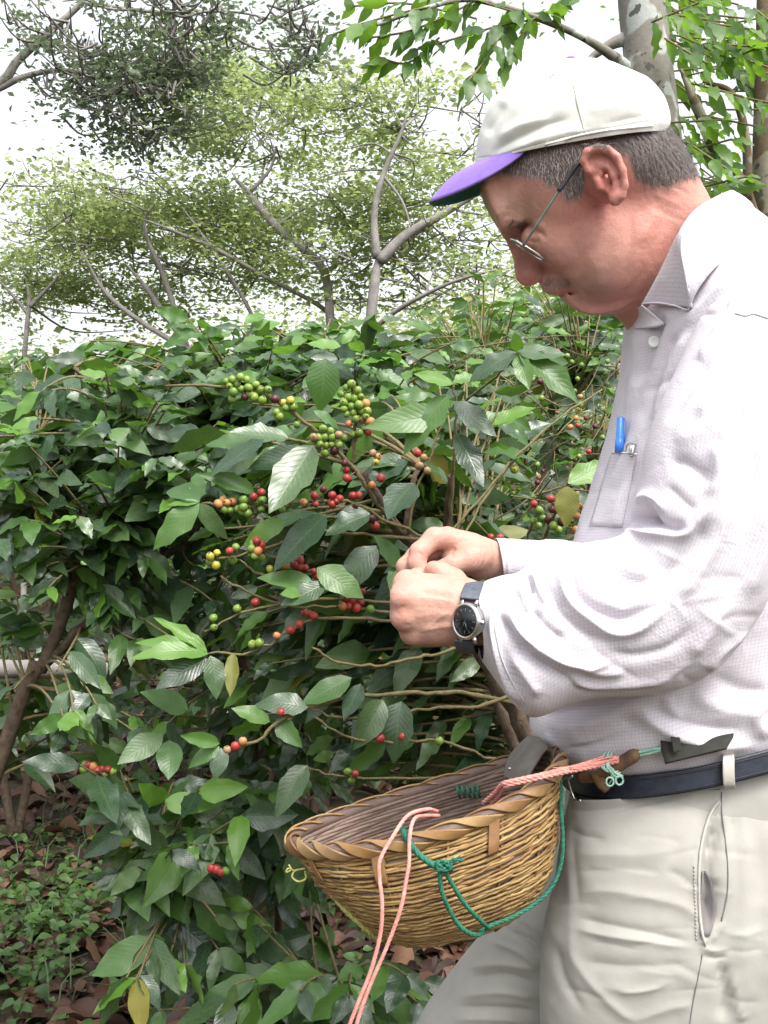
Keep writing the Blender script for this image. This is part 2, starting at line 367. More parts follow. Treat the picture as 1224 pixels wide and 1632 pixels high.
M['rim'] = fibre('rim_band', [(0.0, (0.13, 0.06, 0.03)), (0.35, (0.30, 0.155, 0.055)), (0.65, (0.42, 0.26, 0.10)), (1.0, (0.20, 0.13, 0.12))], (14, 90), 0.5)
def ropem(name, c1, c2):
    m, nt, b, o = mat(name); n = noise(nt, 160, 4); r = ramp(nt, n.outputs[0], [(0.3, c1), (0.7, c2)])
    nt.links.new(r.outputs[0], b.inputs['Base Color']); b.inputs['Roughness'].default_value = 0.7
    bump(nt, b, n.outputs[0], 0.6, 0.0012); return m
M['pink'] = ropem('pink_cord', (0.55, 0.19, 0.16), (0.72, 0.34, 0.29))
M['green'] = ropem('green_string', (0.008, 0.085, 0.05), (0.02, 0.17, 0.10))
M['pale_green'] = ropem('pale_green_twine', (0.14, 0.33, 0.25), (0.36, 0.52, 0.42))
M['yellow_twine'] = ropem('yellow_twine', (0.25, 0.26, 0.06), (0.48, 0.47, 0.17))
# ------------------------------------------------------------------ the man
man = root('person', (0.35, 1.15, 0.0), 'man in cream cap and pale checked shirt picking coffee cherries beside the bush', 'person')
HD = 1.12                                            # depth of the head's midline
MX = lambda px, py, d=HD: np.array([(px-CX)/F*d, CZ-(py-CY)/F*d])
k1 = HD/F
_pv = Wn(905, 330, HD); _ra, _rb = math.radians(11.5), math.radians(-6.0)          # the head leans over towards the camera and turns away a little
_RM = np.array([[math.cos(_rb), -math.sin(_rb), 0], [math.sin(_rb), math.cos(_rb), 0], [0, 0, 1]])@np.array([[1, 0, 0], [0, math.cos(_ra), -math.sin(_ra)], [0, math.sin(_ra), math.cos(_ra)]])
roll = lambda P: (np.asarray(P)-_pv)@_RM.T+_pv
unroll = lambda P: (np.asarray(P)-_pv)@_RM+_pv
# head and neck
S = SDF((0.06, 0.97, 1.53), (0.39, 1.27, 1.85), 0.0019)
e = lambda px, py, dy, r, rot=0.0, k=0.012, sub=False, yaw=0.0: S.ell(np.array([(px-CX)*k1, HD+dy, CZ-(py-CY)*k1]), r, rot, k, sub, yaw)
R40 = 40.0
e(897, 256, 0, (0.0905, 0.0715, 0.077), R40)                   # cranium
e(982, 262, 0, (0.0565, 0.0630, 0.055), R40, 0.018)              # back of the head
e(905, 338, 0, (0.050, 0.060, 0.066), R40, 0.015)               # face mass
e(938, 396, 0, (0.040, 0.0535, 0.058), R40, 0.015)              # cheeks
e(965, 425, 0, (0.047, 0.050, 0.043), 0, 0.02)                 # jaw
for s in (-1, 1):
    e(880, 388, s*0.036, (0.019, 0.019, 0.024), R40, 0.014)    # cheek bone
    e(985, 400, s*0.036, (0.032, 0.022, 0.042), 30, 0.02)
a_, b_ = Wn(1025, 315, HD+0.012), Wn(1105, 500, HD+0.03)
S.capsule(a_, b_, 0.052, 0.064, 0.03)
S.capsule(Wn(1000, 380, HD), Wn(1075, 500, HD+0.02), 0.040, 0.05, 0.03)
prof = [(790, 250), (772, 280), (769, 300), (781, 328), (795, 358), (801, 368), (807, 377), (811, 388), (816, 400), (820, 414), (821, 428), (824, 441), (832, 450), (842, 453), (853, 449), (861, 442), (866, 440), (864, 448), (867, 456), (875, 463), (887, 465), (897, 461), (904, 457), (911, 460), (902, 466), (900, 472), (904, 478), (910, 484), (919, 491), (931, 497), (946, 500), (965, 497), (985, 491), (1000, 478), (990, 430), (960, 360), (900, 290), (860, 250)]
poly = np.array([MX(*p) for p in prof]); apar = lambda px, py: -.643*(px-905)-.766*(py-249)
Sl, X, Y, Z = S.box((0.08, HD-0.07, 1.55), (0.30, HD+0.07, 1.78), 0.0)
px_ = CX+X/k1; py_ = CY-(Z-CZ)/k1; aa = apar(px_, py_)
wz = np.interp(-aa, [-60, 0, 21, 42, 55, 80, 100, 114, 124, 140, 160, 175, 206, 240], [.052, .050, .042, .014, .0075, .0085, .0125, .0135, .020, .025, .022, .020, .022, .035])
dp = poly_sdf(poly, X, Z); r = 0.0045; q1 = dp+r; q2 = np.abs(Y-HD)-wz+r
dd = np.sqrt(np.maximum(q1, 0)**2+np.maximum(q2, 0)**2)+np.minimum(np.maximum(q1, q2), 0)-r
S.put(Sl, dd, 0.010)
for s in (-1, 1):
    e(853, 433, s*0.0135, (0.0105, 0.0075, 0.0085), R40, 0.005)           # nostril wing
    e(832, 372, s*0.036, (0.012, 0.015, 0.009), R40, 0.010, sub=True)     # eye socket
    e(850, 377, s*0.031, (0.0135, 0.0130, 0.0120), R40, 0.004)            # lid over the eyeball
    S.capsule(Wn(842, 384, HD+s*0.026), Wn(858, 388, HD+s*0.034), 0.0012, 0.0010, 0.0015, sub=True)
    e(822, 356, s*0.024, (0.012, 0.019, 0.0055), R40+8, 0.010)            # brow ridge
    S.capsule(Wn(857, 444, HD+s*0.006), Wn(849, 440, HD+s*0.007), 0.0028, 0.002, 0.002, sub=True)
e(888, 454, 0, (0.013, 0.022, 0.0080), 0, 0.006)                          # upper lip
e(912, 471, 0, (0.011, 0.019, 0.0065), -10, 0.005)                         # lower lip
S.capsule(Wn(902, 462, HD-0.008), Wn(926, 456, HD-0.030), 0.0022, 0.0012, 0.004, sub=True)   # mouth line
S.capsule(Wn(902, 462, HD+0.008), Wn(926, 456, HD+0.030), 0.0022, 0.0012, 0.004, sub=True)
# ears
def ear(s):
    de = HD+s*0.078; sc = HD/de if s < 0 else HD/de
    def T(px, py, dy=0.0):
        px, py = 960+(px-960)*.93, 283+(py-283)*.94; P = unroll(Wn(px, py, HD-0.078)); P[1] = HD-0.0785-dy
        if s > 0: P[1] = 2*HD-P[1]
        return P
    out = [(924, 262), (926, 246), (942, 237), (962, 238), (979, 250), (991, 274), (997, 300), (993, 320), (983, 329), (973, 322), (962, 306), (945, 290), (930, 275)]
    P3 = [T(*p) for p in out]; P2 = np.array([[p[0], p[2]] for p in P3])
    Sl, X, Y, Z = S.box((P2[:, 0].min(), de-0.02, P2[:, 1].min()), (P2[:, 0].max(), de+0.02, P2[:, 1].max()), 0.01)
    cx = (X-P2[:, 0].min())/(np.ptp(P2[:, 0])); yy = (Y-de)*s-(0.002+0.010*cx)      # flares outwards to the back
    dp = poly_sdf(P2, X, Z); q1 = dp+0.002; q2 = np.abs(yy)-0.0032+0.002
    S.put(Sl, (np.sqrt(np.maximum(q1, 0)**2+np.maximum(q2, 0)**2)+np.minimum(np.maximum(q1, q2), 0)-0.002)*0.9, 0.005)
    e2 = lambda px, f: T(px, 0, 0.002+0.010*np.clip((px-924)/73, 0, 1))[1]
    def line(pts, r, off, k=0.003, sub=False):
        Q = [T(p[0], p[1], 0.002+0.010*np.clip((p[0]-924)/73, 0, 1)+off) for p in pts]
        rr = r if isinstance(r, (list, tuple)) else [r]*len(Q)
        for i in range(len(Q)-1): S.capsule(Q[i], Q[i+1], rr[i], rr[i+1], k, sub)
    line([(960, 284), (968, 296), (972, 306)], [0.0085, 0.0075, 0.005], 0.006, 0.003, True)      # concha bowl
    line([(940, 256), (958, 252), (972, 262), (984, 284), (988, 302)], [0.0025, 0.003, 0.003, 0.0028, 0.002], 0.0046, 0.002, True)   # scapha groove
    line([(934, 276), (926, 258), (932, 243), (948, 238), (966, 241), (980, 253), (990, 276), (995, 300), (991, 318)], [0.003, 0.0038, 0.0042, 0.0042, 0.0042, 0.0041, 0.0039, 0.0034, 0.0032], 0.0044, 0.002)
    line([(952, 264), (966, 268), (976, 284), (980, 300), (976, 314)], [0.002, 0.0027, 0.003, 0.003, 0.003], 0.0016, 0.003)         # antihelix
    line([(936, 272), (950, 276), (958, 280)], [0.003, 0.0022, 0.0015], 0.001, 0.003)          # crus
    line([(951, 292), (954, 302)], 0.004, 0.002, 0.004)                                       # tragus
    line([(984, 318), (979, 323)], 0.0058, 0.002, 0.004)                                      # lobe
    S.capsule(T(945, 285, -0.012), T(968, 310, -0.010), 0.012, 0.010, 0.01); S.capsule(T(952, 282, -0.006), T(972, 308, -0.005), 0.0075, 0.0065, 0.003)
ear(-1); ear(1)
V, Fq = S.mesh(); V = roll(smooth_mesh(V, Fq, 2, 0.5))
N = vnormals(V, Fq)
if (N*(V-V.mean(0))).sum() < 0: Fq = Fq[:, ::-1].copy(); N = -N
mm = 0.001
V = strokes(V, N, [
    ([(836, 372), (848, 368), (862, 372), (872, 382)], 3.2, -2.2*mm), ([(838, 381), (850, 386), (862, 384)], 2.6, -1.6*mm),
    ([(866, 437), (878, 436), (892, 441), (906, 449), (918, 456)], 4.5, -1.6*mm), ([(872, 426), (890, 430), (908, 440), (924, 452)], 8, 1.3*mm),
    ([(918, 456), (930, 466), (936, 478)], 4.5, -1.3*mm), ([(846, 362), (858, 358), (872, 366)], 4, 1.0*mm),
    ([(868, 366), (880, 362)], 1.6, -0.35*mm), ([(869, 373), (884, 372)], 1.6, -0.35*mm), ([(868, 380), (883, 384)], 1.6, -0.3*mm),
    ([(790, 335), (806, 332), (826, 338)], 2.4, -0.3*mm), ([(800, 352), (812, 350), (830, 352)], 3, 0.8*mm),
    ([(1000, 330), (1006, 370), (1000, 420), (990, 460)], 12, -2.0*mm), ([(1015, 395), (1035, 360), (1050, 330)], 12, 1.8*mm),
    ([(930, 400), (950, 430), (960, 470)], 14, 1.6*mm), ([(985, 470), (1010, 455), (1030, 420)], 5, -1.2*mm),
    ([(1050, 290), (1080, 300), (1105, 315)], 3, -0.8*mm), ([(1040, 330), (1070, 345), (1092, 352)], 3, -0.7*mm), ([(1035, 305), (1062, 318), (1090, 330)], 6, 0.8*mm)])
V = V+N*(fbm(V, 90, 3, 3)*0.00035)[:, None]
q = proj(V)
def blob(q, c, r, a=1.0): return a*np.exp(-(((q[:, 0]-c[0])/r[0])**2+((q[:, 1]-c[1])/r[1])**2))
side = (V[:, 1] < HD+0.02)
red = 0.34+blob(q, (1040, 380), (60, 80), 0.30)+blob(q, (930, 340), (45, 30), 0.30)+blob(q, (962, 283), (38, 50), 0.5)+blob(q, (846, 440), (20, 16), 0.5)+blob(q, (985, 480), (50, 30), .3)-blob(q, (825, 335), (50, 35), 0.38)-blob(q, (950, 440), (40, 40), 0.18)+blob(q, (905, 462), (12, 7), 0.8)
inear = (q[:, 0] > 922) & (q[:, 0] < 999) & (q[:, 1] > 235) & (q[:, 1] < 331) & (np.abs(unroll(V)[:, 1]-HD) > 0.0765)
red = np.where(inear, np.maximum(red, 0.45+0.25*np.clip(1-np.hypot((q[:, 0]-958)/26, (q[:, 1]-288)/34), 0, 1)*-1.6+0.2), red)
nz = fbm(V, 60, 9, 3)*7
# hairline: everything above these lines, except the ear and the bare neck
hx = np.interp(q[:, 0], [790, 812, 838, 860, 885, 905, 925, 945, 1000, 1016, 1040, 1062, 1090, 1130], [262, 278, 285, 285, 300, 326, 318, 250, 250, 285, 298, 292, 284, 280])
hairy = np.clip((hx+nz-q[:, 1])/10+0.5, 0, 1); hairy = np.where(inear, 0, hairy)
stub = blob(q, (945, 462), (45, 30), 0.28)+blob(q, (888, 452), (18, 10), 0.35)
hair_full = hairy.copy(); hairy = np.clip(np.maximum(hairy*0.85, stub*(~inear)), 0, 1)
HV, HF, Hred, Hhair, HN = V, Fq, red, hairy, N
# ---- hands and forearms
S = SDF((0.005, 0.93, 1.20), (0.165, 1.17, 1.36), 0.0015)
c = S.chain
# near hand (back of the hand to the camera)
wr = 1.005
for y0, kx, ky, kd, r0, r1 in ((948, 652, 932, 1.003, .0135, .0125), (966, 645, 953, .990, .0155, .0120), (986, 647, 983, .992, .0155, .0115), (1004, 662, 1008, 1.003, .0135, .0110)):
    S.capsule(Wn(738, y0, wr), Wn(kx, ky, kd), r0, r1, 0.014)
S.ell(Wn(700, 972, 1.006), (0.040, 0.017, 0.029), 4, 0.012)
c([(648, 930, 1.003, .0122), (642, 933, 1.035, .0098), (664, 921, 1.052, .0088), (680, 917, 1.052, .0078)], 0.005)
c([(641, 953, .990, .0122), (637, 957, 1.030, .0098), (662, 950, 1.052, .0088), (684, 944, 1.05, .0078)], 0.005)
c([(643, 983, .992, .0118), (643, 984, 1.030, .0096), (668, 976, 1.050, .0086), (690, 968, 1.046, .0078)], 0.005)
c([(658, 1008, 1.003, .0108), (658, 1008, 1.034, .0086), (682, 998, 1.048, .0078), (700, 990, 1.044, .007)], 0.005)
c([(742, 955, 1.02, .013), (722, 928, 1.030, .0125), (704, 914, 1.036, .0098), (691, 907, 1.042, .0084)], 0.006)
c([(735, 975, wr+.001, .0265), (800, 985, 1.0, .028)], 0.012)
for kx, ky, kd in ((648, 930, .998), (641, 953, .983), (643, 983, .985), (658, 1008, .996)): S.ell(Wn(kx, ky, kd+.004), (0.0095, 0.0085, 0.0095), 0, 0.006)
# far hand (thumb side and palm to the camera)
f = 1.095
S.ell(Wn(748, 884, f), (0.029, 0.017, 0.018), 8, 0.01)
S.ell(Wn(752, 890, f-0.016), (0.021, 0.011, 0.013), 12, 0.006)      # ball of the thumb
c([(745, 890, f-.018, .0115), (722, 900, f-.022, .0098), (704, 908, f-.022, .0085), (693, 910, f-.022, .0075)], 0.005)
c([(752, 868, f, .0125), (712, 858, f-.004, .0112), (692, 858, f-.006, .0108), (668, 880, f-.012, .0096), (664, 898, f-.016, .0088), (672, 914, f-.02, .0078)], 0.004)
c([(752, 880, f+.012, .0125), (704, 872, f+.013, .0108), (662, 886, f+.006, .0092), (646, 903, f, .0088), (648, 922, f-.004, .0076)], 0.004)
c([(752, 890, f+.022, .012), (706, 886, f+.026, .0105), (668, 896, f+.02, .009), (656, 916, f+.012, .0078)], 0.004)
c([(755, 898, f+.028, .011), (716, 904, f+.034, .009), (684, 912, f+.028, .0078), (672, 926, f+.02, .007)], 0.004)
c([(770, 892, f+.004, .0205), (800, 893, f+.008, .0175)], 0.008); c([(800, 893, f+.010, .0165), (860, 898, f+.02, .015)], 0.004)
V, Fq = S.mesh(); V = smooth_mesh(V, Fq, 2, 0.5); N = vnormals(V, Fq)
if (N*(V-V.mean(0))).sum() < 0: Fq = Fq[:, ::-1].copy(); N = -N
near = V[:, 1] < 1.045
Vs = strokes(V, N, [
    ([(735, 950), (700, 938), (660, 932)], 4, .5*mm), ([(735, 965), (700, 955), (655, 953)], 4, .6*mm), ([(735, 982), (700, 980), (655, 983)], 4, .5*mm), ([(735, 996), (700, 1000), (668, 1006)], 4, .9*mm),
    ([(725, 957), (690, 947), (660, 943)], 4, -.4*mm), ([(725, 973), (690, 968), (660, 968)], 4, -.4*mm), ([(725, 990), (695, 992), (665, 996)], 4, -.4*mm),
    ([(720, 975), (700, 985), (680, 1005)], 2.5, .8*mm), ([(637, 942), (650, 942)], 3, -.7*mm), ([(636, 968), (650, 968)], 3, -.7*mm), ([(640, 996), (656, 996)], 3, -.6*mm)])
Vf = strokes(V, N, [([(758, 905), (766, 893), (768, 878), (764, 868)], 1.5, -0.9*mm), ([(764, 908), (773, 893), (774, 876)], 1.5, -0.8*mm), ([(752, 904), (760, 892), (761, 880)], 1.2, -0.5*mm),
    ([(722, 893), (720, 880), (728, 872)], 3, -1.6*mm), ([(661, 878), (672, 884), (676, 888)], 1.3, -0.5*mm), ([(686, 852), (692, 864)], 1.4, -0.5*mm)])
V = np.where(near[:, None], Vs, Vf); V = V+N*(fbm(V, 120, 5, 3)*0.00025)[:, None]; q = proj(V)
red = 0.10+blob(q, (645, 940), (14, 16), .3)+blob(q, (640, 985), (12, 30), .3)+blob(q, (672, 885), (18, 16), .35)+blob(q, (742, 880), (16, 12), .2)+0.1*fbm(V, 50, 2, 2)
# ---- the rest of the body under the clothes (coarse)
S2 = SDF((-0.2, 0.85, -0.02), (0.62, 1.5, 1.66), 0.009)
sc_ = lambda *p: S2.chain([(a, b, c_, r*0.72) for a, b, c_, r in p], 0.012)
sc_((1075, 470, 1.15, .055), (1110, 540, 1.16, .075), (1140, 700, 1.16, .09), (1130, 900, 1.15, .095), (1120, 1130, 1.15, .09), (1110, 1290, 1.15, .10))
sc_((1120, 540, 1.13, .07), (1165, 560, 1.03, .045), (1175, 850, 1.0, .038), (1140, 960, .99, .030), (1000, 990, .995, .03), (800, 985, 1.0, .028))
sc_((1120, 540, 1.17, .07), (1120, 600, 1.29, .045), (1060, 880, 1.29, .036), (960, 893, 1.2, .032), (860, 893, 1.115, .027))
sc_((1080, 1300, 1.09, .085), (1040, 1500, 1.08, .075), (1060, 1850, 1.10, .05), (1100, 2250, 1.12, .035), (1110, 2830, 1.14, .03))
sc_((1040, 1300, 1.20, .085), (880, 1520, 1.23, .07), (750, 1800, 1.24, .05), (800, 2200, 1.26, .038), (850, 2600, 1.27, .03))
V2, F2 = S2.mesh(); N2 = vnormals(V2, F2)
if (N2*(V2-V2.mean(0))).sum() < 0: F2 = F2[:, ::-1].copy()
nh, nn = len(HV), len(V)
AV = np.vstack([HV, V, V2]); AF = np.vstack([HF, Fq+nh, F2+nh+nn])
body = obj('body', AV, AF, M['skin'], man, att={'red': np.concatenate([Hred, red, np.zeros(len(V2))]), 'hairy': np.concatenate([Hhair, np.zeros(nn+len(V2))])})
# ---- short hair, brows, moustache: blades rooted on the head
def blades(name, idx, L, wd, dirf, m, jit=0.35, lift=0.35, seed=1, sub=1):
    g = np.random.default_rng(seed); P = HV[idx]; Nn = HN[idx]; n = len(P); P = P+g.normal(0, .0008, P.shape)
    d = dirf(P)+g.normal(0, jit, (n, 3)); d = d-Nn*(d*Nn).sum(1)[:, None]; d /= np.linalg.norm(d, axis=1)[:, None]+1e-9
    l = L*g.uniform(.6, 1.2, n)[:, None]; s = np.cross(d, Nn)*wd*0.5; m1 = P+d*l*.5+Nn*l*lift*.5; t = P+d*l+Nn*l*lift*.75
    Vv = np.stack([P-s, P+s, m1+s*.8, m1-s*.8, t], 1).reshape(-1, 3); b = np.arange(n)[:, None]*5
    Ff = np.vstack([b+np.array([0, 1, 2]), b+np.array([0, 2, 3]), b+np.array([3, 2, 4])])
    return tag(obj(name, Vv, Ff, m, man, smooth=False), kind='stuff')
ar = np.arange(len(HV)); qh = proj(HV)
cand = ar[(hair_full > 0.55)]; cand = cand[qh[cand, 1] > np.interp(qh[cand, 0], [757, 1052], [262-75, 197-75])]
g = np.random.default_rng(4)
pick = lambda c_, n, s: np.random.default_rng(s).choice(c_, min(n, len(c_)), replace=len(c_) < n)
ci = pick(cand, 15000, 1); dn = lambda P: np.tile(np.array([0.55, 0, -0.75]), (len(P), 1))
front = qh[ci, 0] < 945
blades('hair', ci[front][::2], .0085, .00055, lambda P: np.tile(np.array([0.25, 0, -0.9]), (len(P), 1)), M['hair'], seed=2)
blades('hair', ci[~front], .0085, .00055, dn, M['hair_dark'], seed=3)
bc = ar[(np.hypot((qh[:, 0]-824)/15, (qh[:, 1]-361)/7) < 1) & (np.abs(HV[:, 1]-HD) > .004)]
blades('eyebrow', pick(bc, 900, 5), .008, .0005, lambda P: np.tile(np.array([0.6, -0.3, 0.45]), (len(P), 1)), M['hair_dark'], seed=6)
mc = ar[(np.hypot((qh[:, 0]-888)/21, (qh[:, 1]-450)/9) < 1)]
blades('moustache', pick(mc, 3000, 7), .0075, .0005, lambda P: np.tile(np.array([-0.1, 0, -0.9]), (len(P), 1)), M['moustache'], seed=8)
# ------------------------------------------------------------------ shirt
TD = 1.15
tor = [(915, 1214, 1345, 1120, TD, .120, 2.3), (884, 1210, 1352, 1112, TD, .134, 2.3), (858, 1186, 1356, 1085, TD, .140, 2.3), (846, 1156, 1352, 1065, TD, .143, 2.3), (858, 1110, 1348, 1030, TD, .143, 2.3), (872, 1050, 1345, 990, TD, .144, 2.3), (890, 980, 1345, 940, TD, .145, 2.3), (908, 910, 1345, 900, TD, .145, 2.3),
       (928, 845, 1345, 820, TD, .147, 2.3), (950, 780, 1345, 740, TD, .150, 2.3), (971, 716, 1340, 660, TD, .153, 2.3), (986, 660, 1330, 590, TD, .156, 2.3), (996, 610, 1300, 510, TD, .158, 2.2), (1002, 565, 1262, 450, TD, .154, 2.1), (1003, 530, 1232, 400, TD, .140, 2.0),
       (1005, 508, 1214, 365, TD, .110, 2.0), (1012, 497, 1196, 338, TD, .080, 2.0), (1022, 488, 1172, 318, TD, .066, 2.0)]
V, Fq, UV, N, tinfo = loft(tor, 260, 340)
tS = [([(1085, 520), (1060, 560), (1040, 620), (1022, 690)], 9, -5*mm), ([(1100, 520), (1075, 570), (1055, 630), (1040, 700)], 9, 4*mm), ([(1050, 510), (1035, 560), (1012, 620)], 8, -7*mm), ([(1020, 500), (1040, 520), (1062, 500)], 10, -5*mm),
      ([(1012, 520), (1016, 560), (1006, 620), (992, 690)], 7, 3*mm), ([(1100, 500), (1150, 440), (1200, 400)], 8, -3*mm), ([(1085, 530), (1120, 480), (1180, 430)], 8, 3*mm), ([(1110, 540), (1150, 490), (1200, 455)], 9, -2*mm),
      ([(1000, 760), (985, 800), (975, 850)], 7, 3*mm), ([(1018, 730), (1000, 780), (990, 830)], 7, -3*mm), ([(960, 740), (950, 790), (935, 850)], 6, 2*mm),
      # blouse over the belt
      ([(862, 1150), (900, 1160), (960, 1150), (1010, 1120), (1060, 1095), (1110, 1070)], 17, 9*mm), ([(880, 1200), (930, 1190), (985, 1165), (1015, 1130)], 13, -7*mm), ([(1012, 1125), (1040, 1150), (1080, 1172), (1140, 1186), (1224, 1190)], 12, 10*mm),
      ([(1035, 1125), (1070, 1145), (1120, 1160), (1190, 1165)], 10, -5*mm), ([(1060, 1105), (1068, 1130), (1090, 1150)], 8, 4*mm), ([(850, 1140), (900, 1130), (950, 1125), (1010, 1108)], 9, -8*mm), ([(1100, 1100), (1150, 1130), (1224, 1140)], 15, 5*mm), ([(1130, 1070), (1180, 1100), (1224, 1100)], 12, -5*mm), ([(1224, 1110), (1205, 1140), (1224, 1180)], 10, 6*mm),
      ([(900, 1190), (960, 1176), (1010, 1150)], 8, 4*mm), ([(870, 1165), (890, 1195), (905, 1212)], 9, 4*mm)]
for i_ in range(26): # small random rumples
    x, y = rng.uniform(870, 1224), rng.uniform(500, 1190); a = rng.uniform(0.2, 1.5); l = rng.uniform(25, 70)
    tS.append(([(x-l*math.cos(a), y+l*math.sin(a)), (x+6, y+4), (x+l*math.cos(a), y-l*math.sin(a))], rng.uniform(5, 10), rng.choice([-1, 1])*rng.uniform(.8, 2.0)*mm))
V = strokes(V, N, tS); V += N*(fbm(V, 16, 21, 3)*0.0022)[:, None]
shirt = obj('shirt', V, Fq, M['shirt'], man, uv=UV); tagl = shirt.modifiers.new('thick', 'SOLIDIFY'); tagl.thickness = 0.0012
TB = BVHTree.FromPolygons(V.tolist(), Fq.tolist())
def hit(px, py, T, off=0.001, default=TD):
    dr = (W(px, py, 1.0)-Vector((0, 0, CZ))).normalized(); h = T.ray_cast(Vector((0, 0, CZ)), dr)
    if h[0] is None: return W(px, py, default)
    return h[0]+(h[1] if h[1].dot(dr) < 0 else -h[1])*off
# near sleeve
slv = [(756, 935, 768, 1052, 1.000, .037, 2.2), (775, 925, 800, 1095, 1.000, .046, 2.2), (800, 918, 826, 1128, .998, .053, 2.2), (826, 914, 852, 1141, .996, .056, 2.2), (850, 898, 905, 1120, .994, .056, 2.2), (880, 882, 945, 1112, .992, .056, 2.2), (925, 868, 1010, 1108, .990, .057, 2.2),
       (975, 860, 1085, 1092, .988, .058, 2.2), (1005, 845, 1150, 1050, .986, .059, 2.2), (1012, 812, 1205, 975, .984, .059, 2.2), (1022, 770, 1240, 880, .983, .059, 2.2), (1034, 710, 1262, 780, .984, .059, 2.2), (1052, 650, 1272, 680, .988, .059, 2.2), (1078, 590, 1276, 590, .996, .059, 2.2),
       (1105, 530, 1268, 510, 1.012, .056, 2.2), (1130, 480, 1240, 450, 1.035, .045, 2.1), (1155, 445, 1205, 425, 1.055, .02, 2.0)]
slv = [(*s[:4], s[4], s[5], s[6]) for s in slv]
V, Fq, UV, N, _i = loft(slv, 240, 360)
sS = [([(1002, 842), (1018, 830), (1038, 832), (1070, 842), (1098, 840)], 10, -13*mm, .2), ([(1020, 838), (1034, 818), (1046, 812)], 12, -12*mm), ([(985, 880), (1000, 858), (1024, 850), (1060, 850), (1096, 850), (1124, 812), (1140, 774)], 9, 8*mm), ([(1012, 806), (1030, 792), (1050, 800), (1060, 822)], 8, 6*mm),
      ([(1062, 742), (1085, 738), (1112, 752), (1138, 776)], 15, -6*mm), ([(1136, 700), (1142, 750), (1130, 800)], 10, 5*mm), ([(1070, 700), (1110, 690), (1150, 650)], 16, 3*mm), ([(1150, 640), (1155, 720), (1142, 800), (1120, 860)], 16, 5*mm), ([(1060, 770), (1090, 800), (1110, 815)], 9, -3*mm),
      ([(892, 884), (894, 915), (905, 955), (938, 985), (975, 1008), (1015, 1004), (1048, 980), (1078, 950)], 9, 8*mm), ([(912, 890), (912, 925), (926, 955), (960, 978), (1000, 985), (1040, 962)], 10, -9*mm), ([(870, 905), (876, 945), (900, 985), (940, 1015), (985, 1028)], 11, -5*mm),
      ([(838, 918), (846, 932), (849, 950)], 5, -7*mm), ([(852, 912), (860, 940), (872, 965)], 7, 5*mm), ([(826, 925), (832, 950), (850, 985)], 7, 4*mm),
      ([(794, 975), (806, 1000), (830, 1035), (862, 1058), (902, 1080), (925, 1095)], 9, -11*mm), ([(788, 965), (785, 1000), (796, 1050), (815, 1095), (838, 1128)], 7, 7*mm), ([(806, 968), (828, 1005), (860, 1035), (900, 1055), (945, 1060), (985, 1052)], 8, 8*mm), ([(812, 1040), (840, 1080), (862, 1112)], 10, 4*mm), ([(842, 965), (870, 1000), (905, 1025)], 8, -5*mm),
      ([(868, 1045), (890, 1070), (930, 1090), (985, 1092), (1050, 1085), (1110, 1050)], 9, 5*mm), ([(905, 1088), (940, 1100), (1000, 1100), (1060, 1090)], 5, -5*mm), ([(960, 1035), (1010, 1045), (1070, 1030), (1110, 990)], 10, -4*mm), ([(1100, 1050), (1130, 1010), (1165, 950)], 12, 4*mm),
      ([(950, 870), (985, 900), (1020, 915), (1040, 900)], 13, 6*mm), ([(1040, 940), (1075, 905), (1105, 870), (1130, 820)], 14, -5*mm), ([(1080, 960), (1110, 920), (1150, 850), (1170, 780)], 12, 5*mm),
      ([(1140, 560), (1110, 600), (1085, 640), (1062, 680)], 9, -4*mm), ([(1180, 560), (1140, 620), (1110, 670)], 12, 4*mm), ([(1160, 500), (1135, 540), (1110, 580)], 8, 4*mm), ([(1210, 700), (1200, 800), (1180, 900), (1150, 980)], 14, -4*mm), ([(1185, 640), (1180, 700), (1170, 760)], 10, -3*mm), ([(1224, 780), (1215, 880), (1190, 960)], 14, 4*mm),
      ([(1125, 1070), (1150, 1040), (1200, 1000)], 6, 4*mm), ([(1110, 500), (1140, 498), (1165, 478)], 5, -3*mm), ([(920, 1060), (960, 1072), (1000, 1070)], 8, 4*mm)]
for i_ in range(26):
    x, y = rng.uniform(800, 1200), rng.uniform(880, 1110); a = rng.uniform(-.9, .6) if y > 860 else rng.uniform(.6, 1.6); l = rng.uniform(20, 60)
    sS.append(([(x-l*math.cos(a), y+l*math.sin(a)), (x+rng.uniform(-8, 8), y+rng.uniform(-6, 6)), (x+l*math.cos(a), y-l*math.sin(a))], rng.uniform(5, 10), rng.choice([-1, 1])*rng.uniform(.5, 1.4)*mm))
sS = [(a[0], a[1]*.92, a[2]*.92, *a[3:]) for a in sS]; V = strokes(V, N, sS, 0.15); V += N*(fbm(V, 14, 31, 2)*0.0014)[:, None]
so = obj('sleeve', V, Fq, M['shirt'], shirt, uv=UV); md = so.modifiers.new('thick', 'SOLIDIFY'); md.thickness = 0.0012; md.offset = -1
SB = BVHTree.FromPolygons(V.tolist(), Fq.tolist())
